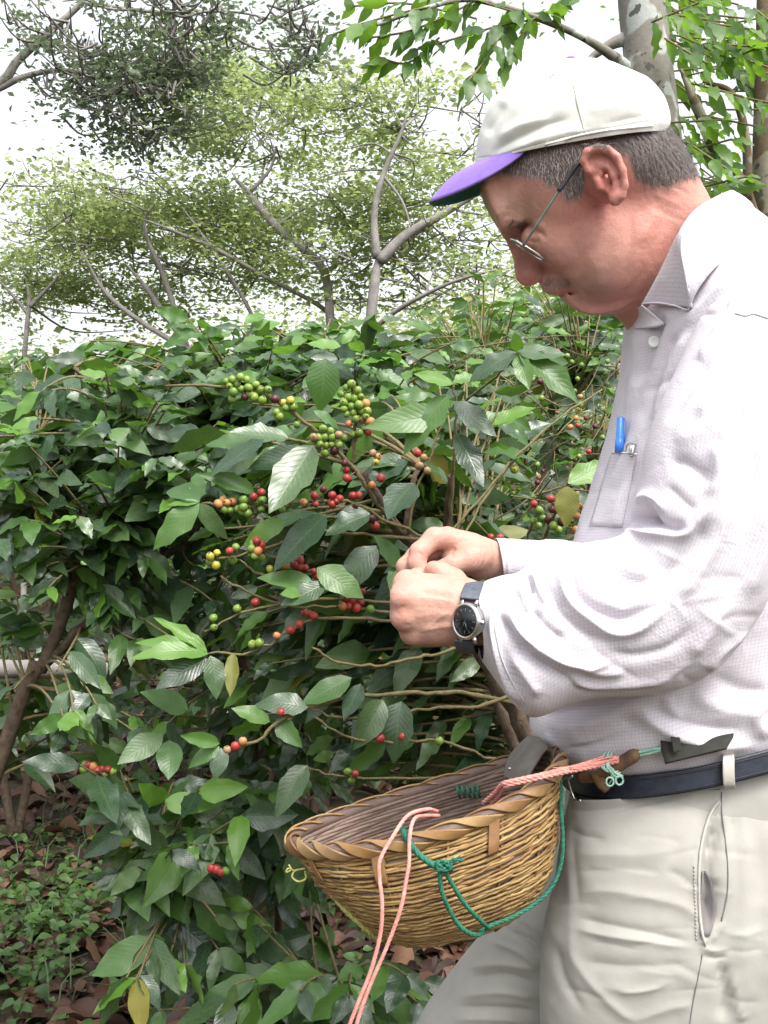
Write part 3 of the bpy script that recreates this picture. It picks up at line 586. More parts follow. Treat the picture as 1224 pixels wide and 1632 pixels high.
# far sleeve
V, Fq, UV, N, _i = loft([(791, 858, 800, 926, 1.106, .030, 2.2), (810, 858, 818, 930, 1.110, .031, 2.2), (860, 862, 872, 938, 1.122, .034, 2.2), (895, 860, 915, 950, 1.13, .036, 2.2), (930, 862, 965, 980, 1.15, .04, 2.2), (975, 840, 1080, 1000, 1.24, .05, 2.2), (1020, 700, 1150, 760, 1.27, .06, 2.2), (1040, 560, 1180, 590, 1.26, .06, 2.2), (1080, 500, 1180, 500, 1.24, .03, 2.2)], 120, 160)
V = strokes(V, N, [([(803, 862), (808, 890), (810, 924)], 2.5, 2*mm), ([(850, 868), (870, 880), (905, 884)], 5, -3*mm), ([(860, 860), (885, 868), (915, 866)], 6, 4*mm), ([(830, 895), (870, 905), (910, 900)], 7, 3*mm), ([(868, 862), (872, 876), (868, 890)], 4, -2*mm)]); V += N*(fbm(V, 22, 41, 3)*0.0014)[:, None]
so2 = obj('sleeve', V, Fq, M['shirt'], shirt, uv=UV); md = so2.modifiers.new('thick', 'SOLIDIFY'); md.thickness = 0.0012
def _dummy(): pass
def ribbon(name, A, B, m, parent, th=0.0014, n=10, uvs=1.0, mid=None):
    """a strip of cloth or leather between two (or three) rails"""
    rails = [cr(np.array([list(p) for p in R_]), n) for R_ in ([A, B] if mid is None else [A, mid, B])]
    k = len(rails)
    if k == 2: rails = [rails[0], (rails[0]+rails[1])/2, rails[1]]
    G = np.stack(rails, 1); mcount = G.shape[0]
    G = cr(G.transpose(1, 0, 2).reshape(3, -1), 6).reshape(-1, mcount, 3).transpose(1, 0, 2); kk = G.shape[1]
    du = np.zeros(G.shape[:2]); du[1:] = np.cumsum(np.linalg.norm(np.diff(G, axis=0), axis=2), 0).mean(1)[:, None]; dv = np.zeros(G.shape[:2]); dv[:, 1:] = np.cumsum(np.linalg.norm(np.diff(G, axis=1), axis=2), 1)
    i = np.arange(mcount-1)[:, None]*kk; j = np.arange(kk-1)[None]; Fq = np.stack([i+j, i+j+1, i+kk+j+1, i+kk+j], -1).reshape(-1, 4)
    o = obj(name, G.reshape(-1, 3), Fq, m, parent, uv=np.stack([dv, du], -1).reshape(-1, 2)); md = o.modifiers.new('thick', 'SOLIDIFY'); md.thickness = th; md.offset = 0; return o
def tubeobj(name, P, R, m, parent=None, k=8, n=6, twist=0.0, raw=False):
    P = np.array([list(p) for p in P]); Q = P if raw else cr(P, n); V, Fs = tube_arrays(Q, R, k, twist)
    b = MB(); b.add(V, Fs); return b.build(name, m, parent)
# collar
cu = lambda L: [W(*p) for p in L]
ribbon('collar', cu([(1024, 484, 1.085), (1050, 437, 1.062), (1076, 382, 1.050), (1096, 348, 1.056), (1120, 326, 1.085), (1162, 305, 1.15), (1172, 308, 1.20)]),
       cu([(1098, 491, 1.030), (1100, 487, 1.026), (1112, 462, 1.020), (1135, 432, 1.022), (1170, 400, 1.05), (1206, 372, 1.10), (1215, 370, 1.16)]), M['shirt'], shirt, 0.002, 10,
       mid=cu([(1097, 490, 1.032), (1091, 438, 1.024), (1086, 384, 1.028), (1108, 356, 1.038), (1140, 332, 1.07), (1186, 322, 1.13), (1198, 326, 1.19)]))
tubeobj('collar_edge', cu([(1023, 484, 1.084), (1050, 483, 1.060), (1075, 487, 1.042), (1099, 491, 1.029), (1092, 438, 1.020), (1086, 400, 1.022), (1088, 372, 1.028), (1102, 350, 1.042)]), .0009, M['shirt_plain'], shirt, 6)
ribbon('collar', cu([(1000, 496, 1.15), (1004, 492, 1.20), (1030, 470, 1.24)]), cu([(996, 512, 1.15), (1000, 515, 1.20), (1020, 500, 1.245)]), M['shirt'], shirt, .002)
ribbon('collar_stand', cu([(1022, 486, 1.088), (1014, 492, 1.12), (1008, 497, 1.15)]), cu([(1060, 516, 1.062), (1040, 522, 1.075), (1012, 524, 1.12)]), M['shirt'], shirt, .002)
# placket with a button, pocket, pens
onT = lambda L, off=.0007: [hit(x, y, TB, off) for x, y in L]
b = MB(); c0 = hit(1046, 545, TB, .0035); nn_ = (Vector((0, 0, CZ))-c0).normalized(); u_ = nn_.cross(Vector((0, 0, 1))).normalized(); w_ = nn_.cross(u_)
th = np.linspace(0, 2*math.pi, 17)[:-1]
ring = lambda c, r, o, u=None, w=None, n=None, e=1.0: np.array([list(c+(u or u_)*math.cos(t)*r*e+(w or w_)*math.sin(t)*r+(n or nn_)*o) for t in th])
def disc(b, c, prof, u, w, n, e=1.0):
    """turned profile [(radius, height)] about axis n"""
    base = b.n; Vv = np.vstack([ring(c, r, o, u, w, n, e) for r, o in prof]+[[list(c+n*prof[-1][1])]]); k = len(th); fs = []
    for i in range(len(prof)-1):
        for j in range(k): fs.append((i*k+j, i*k+(j+1) % k, (i+1)*k+(j+1) % k, (i+1)*k+j))
    t3 = np.array([((len(prof)-1)*k+j, (len(prof)-1)*k+(j+1) % k, len(Vv)-1) for j in range(k)])
    b.add(Vv, (np.array(fs), t3))
disc(b, c0, [(.0055, -.002), (.0058, 0), (.0050, .0009), (.004, .0004), (.001, .0004)], u_, w_, nn_); b.build('button', M['button'], shirt)
# pocket patch
def patch(name, rows, m, parent, T, off, nx=10, th=.0012, uvk=1.0):
    G = []; 
    for (xa, ya), (xb, yb) in rows: G.append([hit(xa+(xb-xa)*t, ya+(yb-ya)*t, T, off) for t in np.linspace(0, 1, nx)])
    G = np.array([[list(v) for v in r_] for r_ in G]); m_, k_ = G.shape[:2]
    i = np.arange(m_-1)[:, None]*k_; j = np.arange(k_-1)[None]; Fq = np.stack([i+j, i+k_+j, i+k_+j+1, i+j+1], -1).reshape(-1, 4)
    du = np.zeros((m_, k_)); du[:, 1:] = np.cumsum(np.linalg.norm(np.diff(G, axis=1), axis=2), 1); dv = np.zeros((m_, k_)); dv[1:] = np.cumsum(np.linalg.norm(np.diff(G, axis=0), axis=2), 0)
    o = obj(name, G.reshape(-1, 3), Fq, m, parent, uv=np.stack([du, dv], -1).reshape(-1, 2)); md = o.modifiers.new('thick', 'SOLIDIFY'); md.thickness = th; md.offset = 0; return o
pr = [((976, 719), (1016, 722))]+[((976-(y-719)*.30, y), (1016-(y-719)*.20, y+3)) for y in range(726, 846, 8)]
patch('pocket', pr, M['shirt'], shirt, TB, .0008, 12, .0006)
tubeobj('pocket_seam', [hit(x, y, TB, .0016) for x, y in ((977, 722), (990, 722), (1004, 723), (1016, 725))], .0007, M['shirt_plain'], shirt, 6)
pen = root('pen', hit(997, 700, TB, .0), 'bright blue pen cap standing up out of the shirt pocket', 'pen')
pA, pB = hit(991, 722, TB, .0028), hit(1003, 668, TB, .0095)
tubeobj('pen_cap', [pA, pA.lerp(pB, .35), pA.lerp(pB, .36), pA.lerp(pB, .97), pB], [.0046, .0046, .0041, .0037, .0030], M['pen'], pen, 12, raw=True)
pl = tubeobj('pen_clip', [pA.lerp(pB, .3)+Vector((.0045, -.002, 0)), pA.lerp(pB, .9)+Vector((.0045, -.003, 0)), pA.lerp(pB, .95)+Vector((0, -.001, 0))], .0007, M['pen'], pen, 6, 3)
pen2 = root('pen', hit(1010, 715, TB, .0), 'silver clip of a second pen hooked over the pocket edge', 'pen')
tubeobj('pen_clip', [hit(1004, 722, TB, .0055), hit(1007, 713, TB, .006), hit(1012, 708, TB, .005), hit(1014, 716, TB, .006), hit(1013, 722, TB, .0055)], .0009, M['steel'], pen2, 6)
tubeobj('pen_barrel', [hit(1010, 728, TB, .002), hit(1012, 709, TB, .002)], .003, M['steel'], pen2, 8, 3)
# shoulder seam, cuff band
tubeobj('shoulder_seam', [hit(x, y, SB, .0008) if y > 499 else hit(x, y, TB, .0008) for x, y in ((1172, 500), (1188, 504), (1200, 501), (1212, 504), (1226, 509), (1240, 515))], .0007, M['shirt_plain'], shirt, 6)
tubeobj('cuff_seam', [hit(x, y, SB, .0006) for x, y in ((800, 932), (790, 960), (787, 990), (792, 1020), (800, 1050), (816, 1085), (836, 1118))], .0006, M['shirt_plain'], shirt, 6)
# ------------------------------------------------------------------ trousers
trw = [(905, 1205, 1335, 1090, TD, .122, 2.4), (904, 1240, 1338, 1126, TD, .130, 2.4), (900, 1300, 1345, 1200, TD, .138, 2.4), (896, 1350, 1352, 1360, TD, .142, 2.3), (885, 1420, 1352, 1430, TD, .142, 2.2), (885, 1470, 1330, 1520, TD, .120, 2.2), (900, 1500, 1290, 1560, TD, .06, 2.0)]
leg1 = [(908, 1268, 1320, 1190, 1.085, .055, 2.2), (894, 1340, 1345, 1290, 1.082, .078, 2.2), (886, 1410, 1345, 1420, 1.08, .088, 2.2), (870, 1480, 1335, 1490, 1.078, .090, 2.2), (862, 1560, 1318, 1570, 1.078, .088, 2.2), (862, 1640, 1300, 1650, 1.08, .085, 2.2), (880, 1850, 1250, 1860, 1.09, .075, 2.2), (930, 2250, 1220, 2250, 1.11, .065, 2.2), (950, 2820, 1240, 2860, 1.13, .06, 2.2)]
leg2 = [(930, 1280, 1250, 1290, 1.215, .065, 2.2), (850, 1420, 1200, 1430, 1.22, .075, 2.2), (782, 1480, 1090, 1540, 1.225, .080, 2.2), (708, 1570, 1010, 1660, 1.23, .078, 2.2), (662, 1650, 950, 1760, 1.235, .075, 2.2), (640, 1800, 890, 1880, 1.24, .07, 2.2), (680, 2150, 900, 2180, 1.26, .062, 2.2), (720, 2560, 930, 2600, 1.28, .058, 2.2)]
pS = [([(900, 1290), (940, 1292), (1000, 1285), (1060, 1272), (1110, 1262)], 6, -4*mm), ([(905, 1278), (950, 1276), (1010, 1270)], 7, 4*mm), ([(905, 1320), (930, 1332), (970, 1338)], 7, -3*mm), ([(900, 1300), (904, 1360), (908, 1440), (912, 1520), (925, 1600)], 9, 1.5*mm), ([(912, 1310), (916, 1380), (922, 1450)], 7, -2*mm),
      ([(910, 1360), (960, 1362), (1030, 1362), (1090, 1350)], 12, 2.5*mm), ([(915, 1390), (980, 1386), (1060, 1390)], 9, -2*mm), ([(910, 1425), (970, 1420), (1040, 1432), (1100, 1452), (1118, 1500)], 10, 3*mm), ([(915, 1462), (960, 1472), (1040, 1488), (1110, 1505)], 8, -3*mm), ([(910, 1478), (960, 1490), (1040, 1502), (1115, 1512)], 7, 3*mm),
      ([(915, 1530), (980, 1540), (1050, 1540), (1100, 1535)], 10, -2.5*mm), ([(900, 1500), (935, 1560), (985, 1610), (1020, 1632)], 9, 3*mm), ([(885, 1500), (900, 1560), (935, 1620)], 8, -3*mm), ([(950, 1570), (1020, 1580), (1080, 1560)], 10, 2.5*mm), ([(1000, 1632), (1060, 1610), (1110, 1600)], 10, 2.5*mm),
      ([(1150, 1268), (1136, 1296), (1120, 1340), (1113, 1390), (1113, 1440), (1119, 1492), (1124, 1508)], 4.5, 4*mm, .1), ([(1146, 1300), (1134, 1340), (1126, 1390), (1126, 1440), (1128, 1490)], 8.5, -15*mm, .25), ([(1138, 1396), (1137, 1440), (1133, 1480)], 8, -9*mm), ([(1150, 1270), (1152, 1320), (1160, 1380), (1160, 1420), (1152, 1470), (1130, 1508)], 4.5, 2.5*mm, .1),
      ([(1112, 1505), (1135, 1515), (1165, 1512)], 5, 2*mm), ([(1118, 1522), (1140, 1528), (1160, 1524)], 5, -2*mm), ([(1060, 1385), (1090, 1400), (1108, 1420)], 8, -2.5*mm), ([(1180, 1280), (1190, 1400), (1185, 1550), (1190, 1632)], 16, 4*mm), ([(1150, 1530), (1155, 1580), (1150, 1632)], 9, -7*mm), ([(1165, 1540), (1175, 1600), (1185, 1632)], 9, 4*mm), ([(1205, 1300), (1215, 1420), (1208, 1560)], 12, -3*mm), ([(1165, 1300), (1175, 1330), (1168, 1370)], 8, -2.5*mm)]
lS = [([(800, 1478), (850, 1500), (870, 1528)], 5, -4*mm), ([(780, 1500), (830, 1520), (868, 1552)], 5, 4*mm), ([(820, 1462), (850, 1478), (872, 1500)], 5, 3*mm), ([(745, 1560), (800, 1552), (862, 1570)], 6, -4*mm), ([(740, 1545), (800, 1538), (862, 1548)], 6, 4*mm), ([(730, 1590), (800, 1582), (862, 1594)], 7, 4*mm), ([(720, 1605), (790, 1606), (862, 1614)], 6, -4*mm), ([(715, 1625), (790, 1624), (862, 1632)], 7, 3*mm), ([(835, 1450), (845, 1500), (868, 1520)], 6, -3*mm)]
for i_ in range(22):
    x, y = rng.uniform(910, 1200), rng.uniform(1290, 1630); a = rng.uniform(-.5, .3); l = rng.uniform(20, 60); pS.append(([(x-l, y+l*a), (x, y+rng.uniform(-5, 5)), (x+l, y-l*a)], rng.uniform(4, 9), rng.choice([-1, 1])*rng.uniform(.5, 1.4)*mm))
pS = [(a[0], a[1], a[2]*(.72 if abs(a[2]) < .006 else .8), *a[3:]) for a in pS]; b = MB(); first = None
for secs, st, nu, nv, sd in ((leg2, lS, 150, 280, 3), (leg1, pS, 220, 400, 4), (trw, pS, 240, 200, 5)):
    V, Fq, UV, N, _i = loft(secs, nu, nv); 
    if secs is trw: V = V+N*-0.002
    V = strokes(V, N, st); V += N*(fbm(V, 18, 51+sd, 3)*0.0013)[:, None]; b.add(V, Fq, UV)
    if secs is leg1: L1 = (V, Fq)
trousers = b.build('trousers', M['trousers'], man)
dg = [V for V in b.V]; allV = np.vstack(b.V); tri = np.vstack([np.vstack([f[:, :3], f[:, [0, 2, 3]]]) for f in b.F])
PB = BVHTree.FromPolygons(allV.tolist(), tri.tolist())
patch('pocket_shade_and_seam', [((1116-2*math.sin((y-1385)/115*3.14)+1, y), (1117+25*math.sin((y-1385)/118*2.9+.12)**.6, y)) for y in range(1388, 1500, 8)], M['pocket_shade_and_seam'], trousers, PB, .0012, 6, .0004)  # dark patch laid in the hollow to stand for its shade
tubeobj('pocket_welt', [hit(x, y, PB, .0012) for x, y in ((1146, 1276), (1132, 1300), (1120, 1334), (1114, 1370), (1112, 1410), (1113, 1450), (1118, 1486), (1124, 1507))], [.0006]+[.0014]*40+[.0006]*2, M['trouser_edge'], trousers, 6)
for L_ in (((1150, 1262), (1150, 1290), (1155, 1330), (1160, 1380), (1159, 1425), (1150, 1468)), ((1120, 1518), (1112, 1560), (1104, 1600), (1098, 1640))):
    tubeobj('side_seam', [hit(x, y, PB, .0001) for x, y in L_], .0006, M['pocket_shade_and_seam'], trousers, 5)
tubeobj('waist_seam', [hit(x, y, PB, .0001) for x, y in ((960, 1262), (1020, 1260), (1080, 1259), (1148, 1258))], .0006, M['pocket_shade_and_seam'], trousers, 5)
for y_ in range(1380, 1500, 6): tubeobj('stitch', [hit(1106+(y_-1380)*.03, y_, PB, .0008), hit(1107+(y_-1380)*.03, y_+3.2, PB, .0008)], .0006, M['trouser_edge'], trousers, 4, 2)
# shoes stand on the ground out of view
def shoe(px, d, nm):
    x0 = (px-CX)/F*d; b = MB(); P = np.array([[x0+.10, d, .045], [x0+.04, d, .05], [x0-.04, d, .042], [x0-.12, d, .032], [x0-.17, d, .024]]); b.tube(cr(P, 6), np.interp(np.linspace(0, 1, 25), [0, .1, .5, .85, 1], [.02, .042, .045, .034, .015]), 14)
    o = b.build('shoe', M['black'], man)
shoe(1110, 1.14, ''); shoe(850, 1.27, '')
# belt
belt = root('belt', W(1100, 1240, 1.05), 'dark navy leather belt threaded through the khaki trouser loops', 'belt')
def ringpath(Ax, Ay, Bx, By, d, w, n, th0, th1, k, up=0.0):
    A, B = Wn(Ax, Ay, d), Wn(Bx, By, d); t = np.radians(np.linspace(th0, th1, k)); c, s = np.cos(t), np.sin(t)
    return (A+B)/2+np.outer(np.sign(c)*np.abs(c)**(2/n), (A-B)/2)+np.outer(np.sign(s)*np.abs(s)**(2/n), [0, -w, 0])+np.array([0, 0, up])
lo = ringpath(895, 1246, 1346, 1132, TD, .1415, 2.4, -30, 330, 120); hi = ringpath(897, 1214, 1344, 1100, TD, .1385, 2.4, -30, 330, 120)
ribbon('belt_strap', lo, hi, M['belt'], belt, .0034, 1, mid=(lo+hi)/2*1.0)
for f_ in (.16, .84): tubeobj('belt_stitch', (lo*(1-f_)+hi*f_)[:90]+np.array([0, -.0022, 0]), .0006, M['black'], belt, 5, 1)
bk = [W(903, 1238, 1.100), W(912, 1240, 1.080), W(922, 1270, 1.075), W(927, 1276, 1.073), W(914, 1277, 1.080), W(904, 1240, 1.10)]
tubeobj('buckle', [W(905, 1242, 1.04), W(912, 1236, 1.03), W(903, 1240, 1.05)], .0012, M['steel'], belt, 6)
tubeobj('buckle_frame', [W(900, 1240, 1.05), W(903.5, 1241, 1.04), W(911, 1262, 1.03), W(917, 1275, 1.025), W(926, 1276, 1.02)], .0013, M['steel'], belt, 6)
for px, py in ((1161, 1212),):
    P = [W(px, py-10, 1.012), W(px, py+2, 1.002), W(px, py+20, .999), W(px+1, py+38, 1.001), W(px+2, py+44, 1.008)]
    a_ = [p+Vector((-.0053, 0, 0)) for p in P]; b_ = [p+Vector((.0053, 0, 0)) for p in P]; lo_ = ribbon('belt_loop', a_, b_, M['trouser_edge'], trousers, .0022)
# folded leather pouch on the belt and sticks tied with green twine
pouch = root('belt_pouch', W(1110, 1200, 1.0), 'olive leather flap tucked between the shirt hem and the belt', 'pouch')
ribbon('flap', cu([(1050, 1160, 1.035), (1054, 1190, 1.008), (1060, 1217, .996)]), cu([(1180, 1150, 1.03), (1168, 1174, 1.006), (1158, 1193, .997)]), M['olive'], pouch, .003)
ribbon('flap_fold', cu([(1066, 1160, 1.02), (1070, 1180, 1.000), (1074, 1200, .993)]), cu([(1078, 1160, 1.02), (1084, 1180, 1.000), (1084, 1196, .993)]), M['olive'], pouch, .001)
stick = root('tied_stick', W(970, 1230, 1.0), 'brown stick end of the basket tie lying over the belt', 'stick')
tubeobj('stick', [W(925, 1240, 1.05), W(950, 1238, 1.035), W(980, 1222, 1.022), W(1008, 1205, 1.018), (W(1012, 1203, 1.018))], [.005]*8+[.0066]*12+[.006]*4+[.003], M['wood'], stick, 9)
tubeobj('stick_stub', [W(948, 1236, 1.035), W(960, 1250, 1.022), W(968, 1260, 1.018)], [.0055]*8+[.0045]*4+[.003], M['wood'], stick, 8)
tw = root('green_twine', W(975, 1230, 1.0), 'pale green frayed twine knotted round the stick over the belt', 'twine')
b = MB(); g = np.random.default_rng(11)
for i_ in range(9):
    x0 = 962+g.uniform(0, 14); P = [W(x0+g.uniform(-3, 3), 1200+g.uniform(-4, 6), 1.012), W(x0-3+g.uniform(-5, 4), 1216, 1.002), W(x0+2, 1228+g.uniform(-3, 3), 1.001), W(x0+8+g.uniform(-4, 10), 1236+g.uniform(-6, 6), 1.004), W(x0+g.uniform(4, 22), 1242+g.uniform(-18, 10), 1.006)]; b.tube(cr(np.array([list(p) for p in P]), 5), .0009, 5)
for r_ in ((972, 1246), (987, 1244)): 
    t_ = np.linspace(0, 2*math.pi, 14); b.tube(np.array([list(W(r_[0]+6*math.cos(t), r_[1]+7*math.sin(t), 1.002)) for t in t_]), .001, 5)
for k_ in range(2): b.tube(cr(np.array([list(W(*p)) for p in ((1005, 1208-k_*6, 1.018), (1030, 1202-k_*5, 1.014), (1054, 1196-k_*3, 1.008))]), 5), .0016, 5)
b.build('twine_knot', M['pale_green'], tw)
# ------------------------------------------------------------------ cap
cap = root('cap', W(905, 200, HD), 'cream baseball cap with bright purple brim on the bent head', 'cap')
cp = [(757, 266, 1056, 226, HD, .0785, 2.3), (758, 252, 1060, 211, HD, .080, 2.3), (762, 230, 1058, 192, HD, .080, 2.25), (770, 200, 1048, 168, HD, .078, 2.2), (781, 172, 1030, 148, HD, .072, 2.1), (797, 154, 1010, 136, HD, .063, 2.1), (816, 139, 990, 126, HD, .052, 2.1), (840, 126, 968, 117, HD, .038, 2.1), (866, 116, 945, 112, HD, .023, 2.0), (886, 112, 926, 110, HD, .011, 2.0), (905, 110, 909, 110, HD, .001, 2.0)]
V, Fq, UV, N, _i = loft(cp, 160, 160); V = roll(V); N = vnormals(V, Fq)*(1 if (N*(N@_RM.T)).sum() > 0 else -1)
cS = [([(778, 256), (792, 238), (820, 222), (850, 208), (880, 196), (912, 188)], 7, -3.2*mm), ([(790, 226), (815, 208), (845, 196), (885, 188)], 9, 2.6*mm), ([(770, 215), (790, 190), (805, 160)], 10, -2*mm), ([(800, 246), (850, 226), (900, 212), (950, 202)], 8, 1.8*mm), ([(930, 180), (980, 170), (1030, 165)], 12, 1.5*mm), ([(960, 200), (1000, 190), (1035, 184)], 6, -1.2*mm), ([(910, 104), (916, 140), (924, 180), (932, 214)], 1.6, -1.2*mm, 0), ([(820, 130), (850, 150), (870, 180)], 12, -1.6*mm), ([(985, 104), (1010, 125), (1030, 150)], 9, -1.5*mm), ([(760, 252), (800, 246), (850, 232), (930, 212), (1050, 190)], 1.3, -.6*mm, 0)]
V = strokes(V, N, cS); V += N*(fbm(V, 22, 61, 3)*0.0013)[:, None]
cr_o = obj('crown', V, Fq, M['cap'], cap, uv=UV); md = cr_o.modifiers.new('thick', 'SOLIDIFY'); md.thickness = .0016; md.offset = -1
CB = BVHTree.FromPolygons(V.tolist(), Fq.tolist())
tubeobj('seam', [hit(x, y, CB, .0001) for x, y in ((908, 100), (912, 125), (918, 155), (925, 185), (932, 213))], .0007, M['cap_seam'], cap, 5)
tubeobj('rim_binding', [hit(x, y, CB, .0002) for x, y in ((758, 260), (780, 257), (812, 250), (840, 242), (870, 231), (910, 219), (960, 209), (1010, 203), (1040, 200))], .0012, M['cap'], cap, 6)
for x, y in ((880, 122), (990, 128)): 
    c0 = hit(x, y, CB, .0002); t_ = np.linspace(0, 2*math.pi, 10); tubeobj('eyelet', [c0+Vector((.0018*math.cos(t), -.0003, .0018*math.sin(t))) for t in t_], .0006, M['cap_seam'], cap, 5, 2)
tubeobj('top_button', [roll(Wn(905, 110, HD)), roll(Wn(905, 110, HD))+np.array([-.001, 0, .003])], [.0065, .004], M['purple'], cap, 10, 1, raw=True)
# brim: between the rim arc and the outer edge
nb, nv_ = 41, 14; G = np.zeros((nb, nv_, 3)); ccx = (np.array(Wn(757, 262, HD))+Wn(1050, 198, HD))/2; axu = (Wn(757, 262, HD)-Wn(1050, 198, HD))/2
tip = Wn(681, 318, HD)
for i in range(nb):
    t = (i/(nb-1)*2-1); ang = math.radians(66)*t
    p0 = ccx+axu*math.cos(ang)*1.0+np.array([0, -1, 0])*math.sin(ang)*.078
    ed = (1-abs(t)**2.6); fw = (tip-Wn(757, 262, HD))
    p1 = p0+fw*ed*(0.98)+np.array([0, -.006*t*ed*2, 0])
    p1 = p1+np.array([0, 0, -.021*(abs(t)**1.6)*ed**.5])
    for j in range(nv_):
        s = j/(nv_-1); G[i, j] = p0+(p1-p0)*s+np.array([0, 0, .007*math.sin(s*math.pi)*(1-t*t)])
i = np.arange(nb-1)[:, None]*nv_; j = np.arange(nv_-1)[None]; Fq = np.stack([i+j, i+j+1, i+nv_+j+1, i+nv_+j], -1).reshape(-1, 4)
G = roll(G.reshape(-1, 3)); Nb = vnormals(G, Fq)
if Nb[:, 2].mean() < 0: Nb = -Nb; Fq = Fq[:, ::-1].copy()
obj('brim', G, Fq, M['purple'], cap).modifiers.new('thick', 'SOLIDIFY').thickness = .0015
obj('brim_lining', G-Nb*.0021, Fq, M['brim_green'], cap).modifiers.new('thick', 'SOLIDIFY').thickness = .0008
# ------------------------------------------------------------------ glasses
gl = root('eyeglasses', W(840, 400, HD-.05), 'thin metal eyeglasses low on the nose under the cap brim', 'eyeglasses')
gm, nt, bs, o_ = mat('lens_glass'); nt.nodes.remove(bs); tr = nt.nodes.new('ShaderNodeBsdfTransparent'); gs = nt.nodes.new('ShaderNodeBsdfGlossy'); gs.inputs['Roughness'].default_value = .03
tr.inputs[0].default_value = (.93, .95, .94, 1); fr = nt.nodes.new('ShaderNodeFresnel'); fr.inputs[0].default_value = 1.5; mx = nt.nodes.new('ShaderNodeMixShader'); nt.links.new(fr.outputs[0], mx.inputs[0]); nt.links.new(tr.outputs[0], mx.inputs[1]); nt.links.new(gs.outputs[0], mx.inputs[2]); nt.links.new(mx.outputs[0], o_.inputs[0])
def lens(cx, cy, dy, s):
    c = Wn(cx, cy, HD+dy); u = np.array([27*k1, 0, -17*k1])*(.96); vd = (c-np.array([0, 0, CZ])); vd /= np.linalg.norm(vd); v = (vd*.72+np.array([0, .28, 0]))*.0235; t = np.linspace(0, 2*math.pi, 33)
    sg = lambda a, e: np.sign(a)*abs(a)**e
    P = np.array([c+u*sg(math.cos(a), .75)+v*sg(math.sin(a), .8) for a in t]); b = MB(); b.tube(P, .0011, 6, caps=False); b.build('lens_rim', M['steel'], gl)
    V = np.vstack([P[:-1], c]); obj('lens', V, np.array([(k, (k+1) % 32, 32) for k in range(32)]), gm, gl, smooth=False)
lens(841, 398, -.031, 1); lens(834, 394, .031, -1)
tubeobj('bridge', [Wn(822, 388, HD-.008), Wn(816, 381, HD), Wn(820, 386, HD+.008)], .001, M['steel'], gl, 6)
for s in (-1, 1):
    d0 = HD+s*.056; sc = 1 if s < 0 else (HD-.056)/(HD+.056)
    T = lambda px, py, dy: Wn(px+(-6 if s > 0 else 0), py-(6 if s > 0 else 0), HD+s*dy)
    tubeobj('hinge', [T(822, 383, .052), T(834, 391, .058), T(836, 389, .060)], .0016, M['steel'], gl, 6)
    tubeobj('temple', [T(834, 391, .060), T(850, 367, .068), T(870, 336, .073), T(892, 302, .076), T(906, 284, .0775)], .0014, M['temple'], gl, 6)
    tubeobj('temple_tip', [T(890, 305, .0762), T(906, 283, .0785), T(920, 263, .082), T(934, 252, .080), T(955, 250, .074), T(985, 280, .070)], [.0015]+[.0023]*50, M['black'], gl, 7) if False else tubeobj('temple_tip', [T(890, 305, .0762), T(906, 283, .0785), T(921, 262, .082), T(930, 252, .079)], .0022, M['black'], gl, 7)
# ------------------------------------------------------------------ wristwatch
wt = root('wristwatch', W(740, 990, .975), 'steel wristwatch with dark dial and blue grey strap on the near wrist', 'watch')
n_ = Vector((-.74, -.67, .06)).normalized(); c0 = W(742, 990, .9665)
u_ = Vector((0, 0, 1)).cross(n_).normalized(); w_ = n_.cross(u_).normalized()
th = np.linspace(0, 2*math.pi, 49)[:-1]
b = MB(); disc(b, c0, [(.013, -.009), (.0160, -.008), (.0168, -.003), (.0167, .0005), (.0152, .0018), (.0134, .0012), (.0131, -.0002), (.010, -.0003)], u_, w_, n_); b.build('case', M['steel'], wt)
b = MB(); disc(b, c0, [(.0132, .0000), (.0131, .0002), (.001, .0002)], u_, w_, n_); dial = b.build('dial', M['dial'], wt)
for h in range(12):
    a = h*math.pi/6; dr = u_*math.sin(a)+w_*math.cos(a); l = .0022 if h % 3 else .0034
    tubeobj('hour_mark', [c0+dr*.0118+n_*.0006, c0+dr*(.0118-l)+n_*.0006], .00045, M['lume'], wt, 4, 2)
for a, l, r in ((2.75, .0085, .0006), (3.6, .0115, .00045)):
    dr = u_*math.sin(a)+w_*math.cos(a); tubeobj('hand', [c0-dr*.002+n_*.0009, c0+dr*l+n_*.0009], r, M['steel'], wt, 4, 2)
b = MB(); disc(b, c0, [(.0136, .0014), (.0128, .0019), (.0005, .0022)], u_, w_, n_); b.build('crystal', gm, wt)
tubeobj('winding_crown', [c0+u_*.0165-n_*.003, c0+u_*.0195-n_*.003], .002, M['steel'], wt, 8, 2)
for sx in (-1, 1):
    for sz in (-1, 1): tubeobj('lug', [c0+w_*sz*.0142+u_*sx*.0085-n_*.003, c0+w_*sz*.0195+u_*sx*.0085-n_*.0055], [.0022, .0014], M['steel'], wt, 6, 1, raw=True)
# strap loops round the wrist
ce = W(754, 984, 1.002); axd = (W(800, 985, 1.0)-W(738, 979, 1.004)).normalized(); upv = Vector((0.12, 0, 1)).normalized(); bk_ = axd.cross(upv).normalized()
if bk_.y < 0: bk_ = -bk_
def srp(t0, t1, off, k=26, r=(.0325, .0335)):
    out = []
    for t in np.linspace(t0, t1, k): a = math.radians(t); out.append(ce+upv*math.cos(a)*r[0]+bk_*-math.sin(a)*r[1]+axd*off+Vector((-.006*max(0, math.sin(a)), 0, 0)))
    return out
for a0, a1 in ((-100, 55), (125, 262)):
    ribbon('strap', srp(a0, a1, -.0085), srp(a0, a1, .0085), M['strap_blue'], wt, .0026, 2)
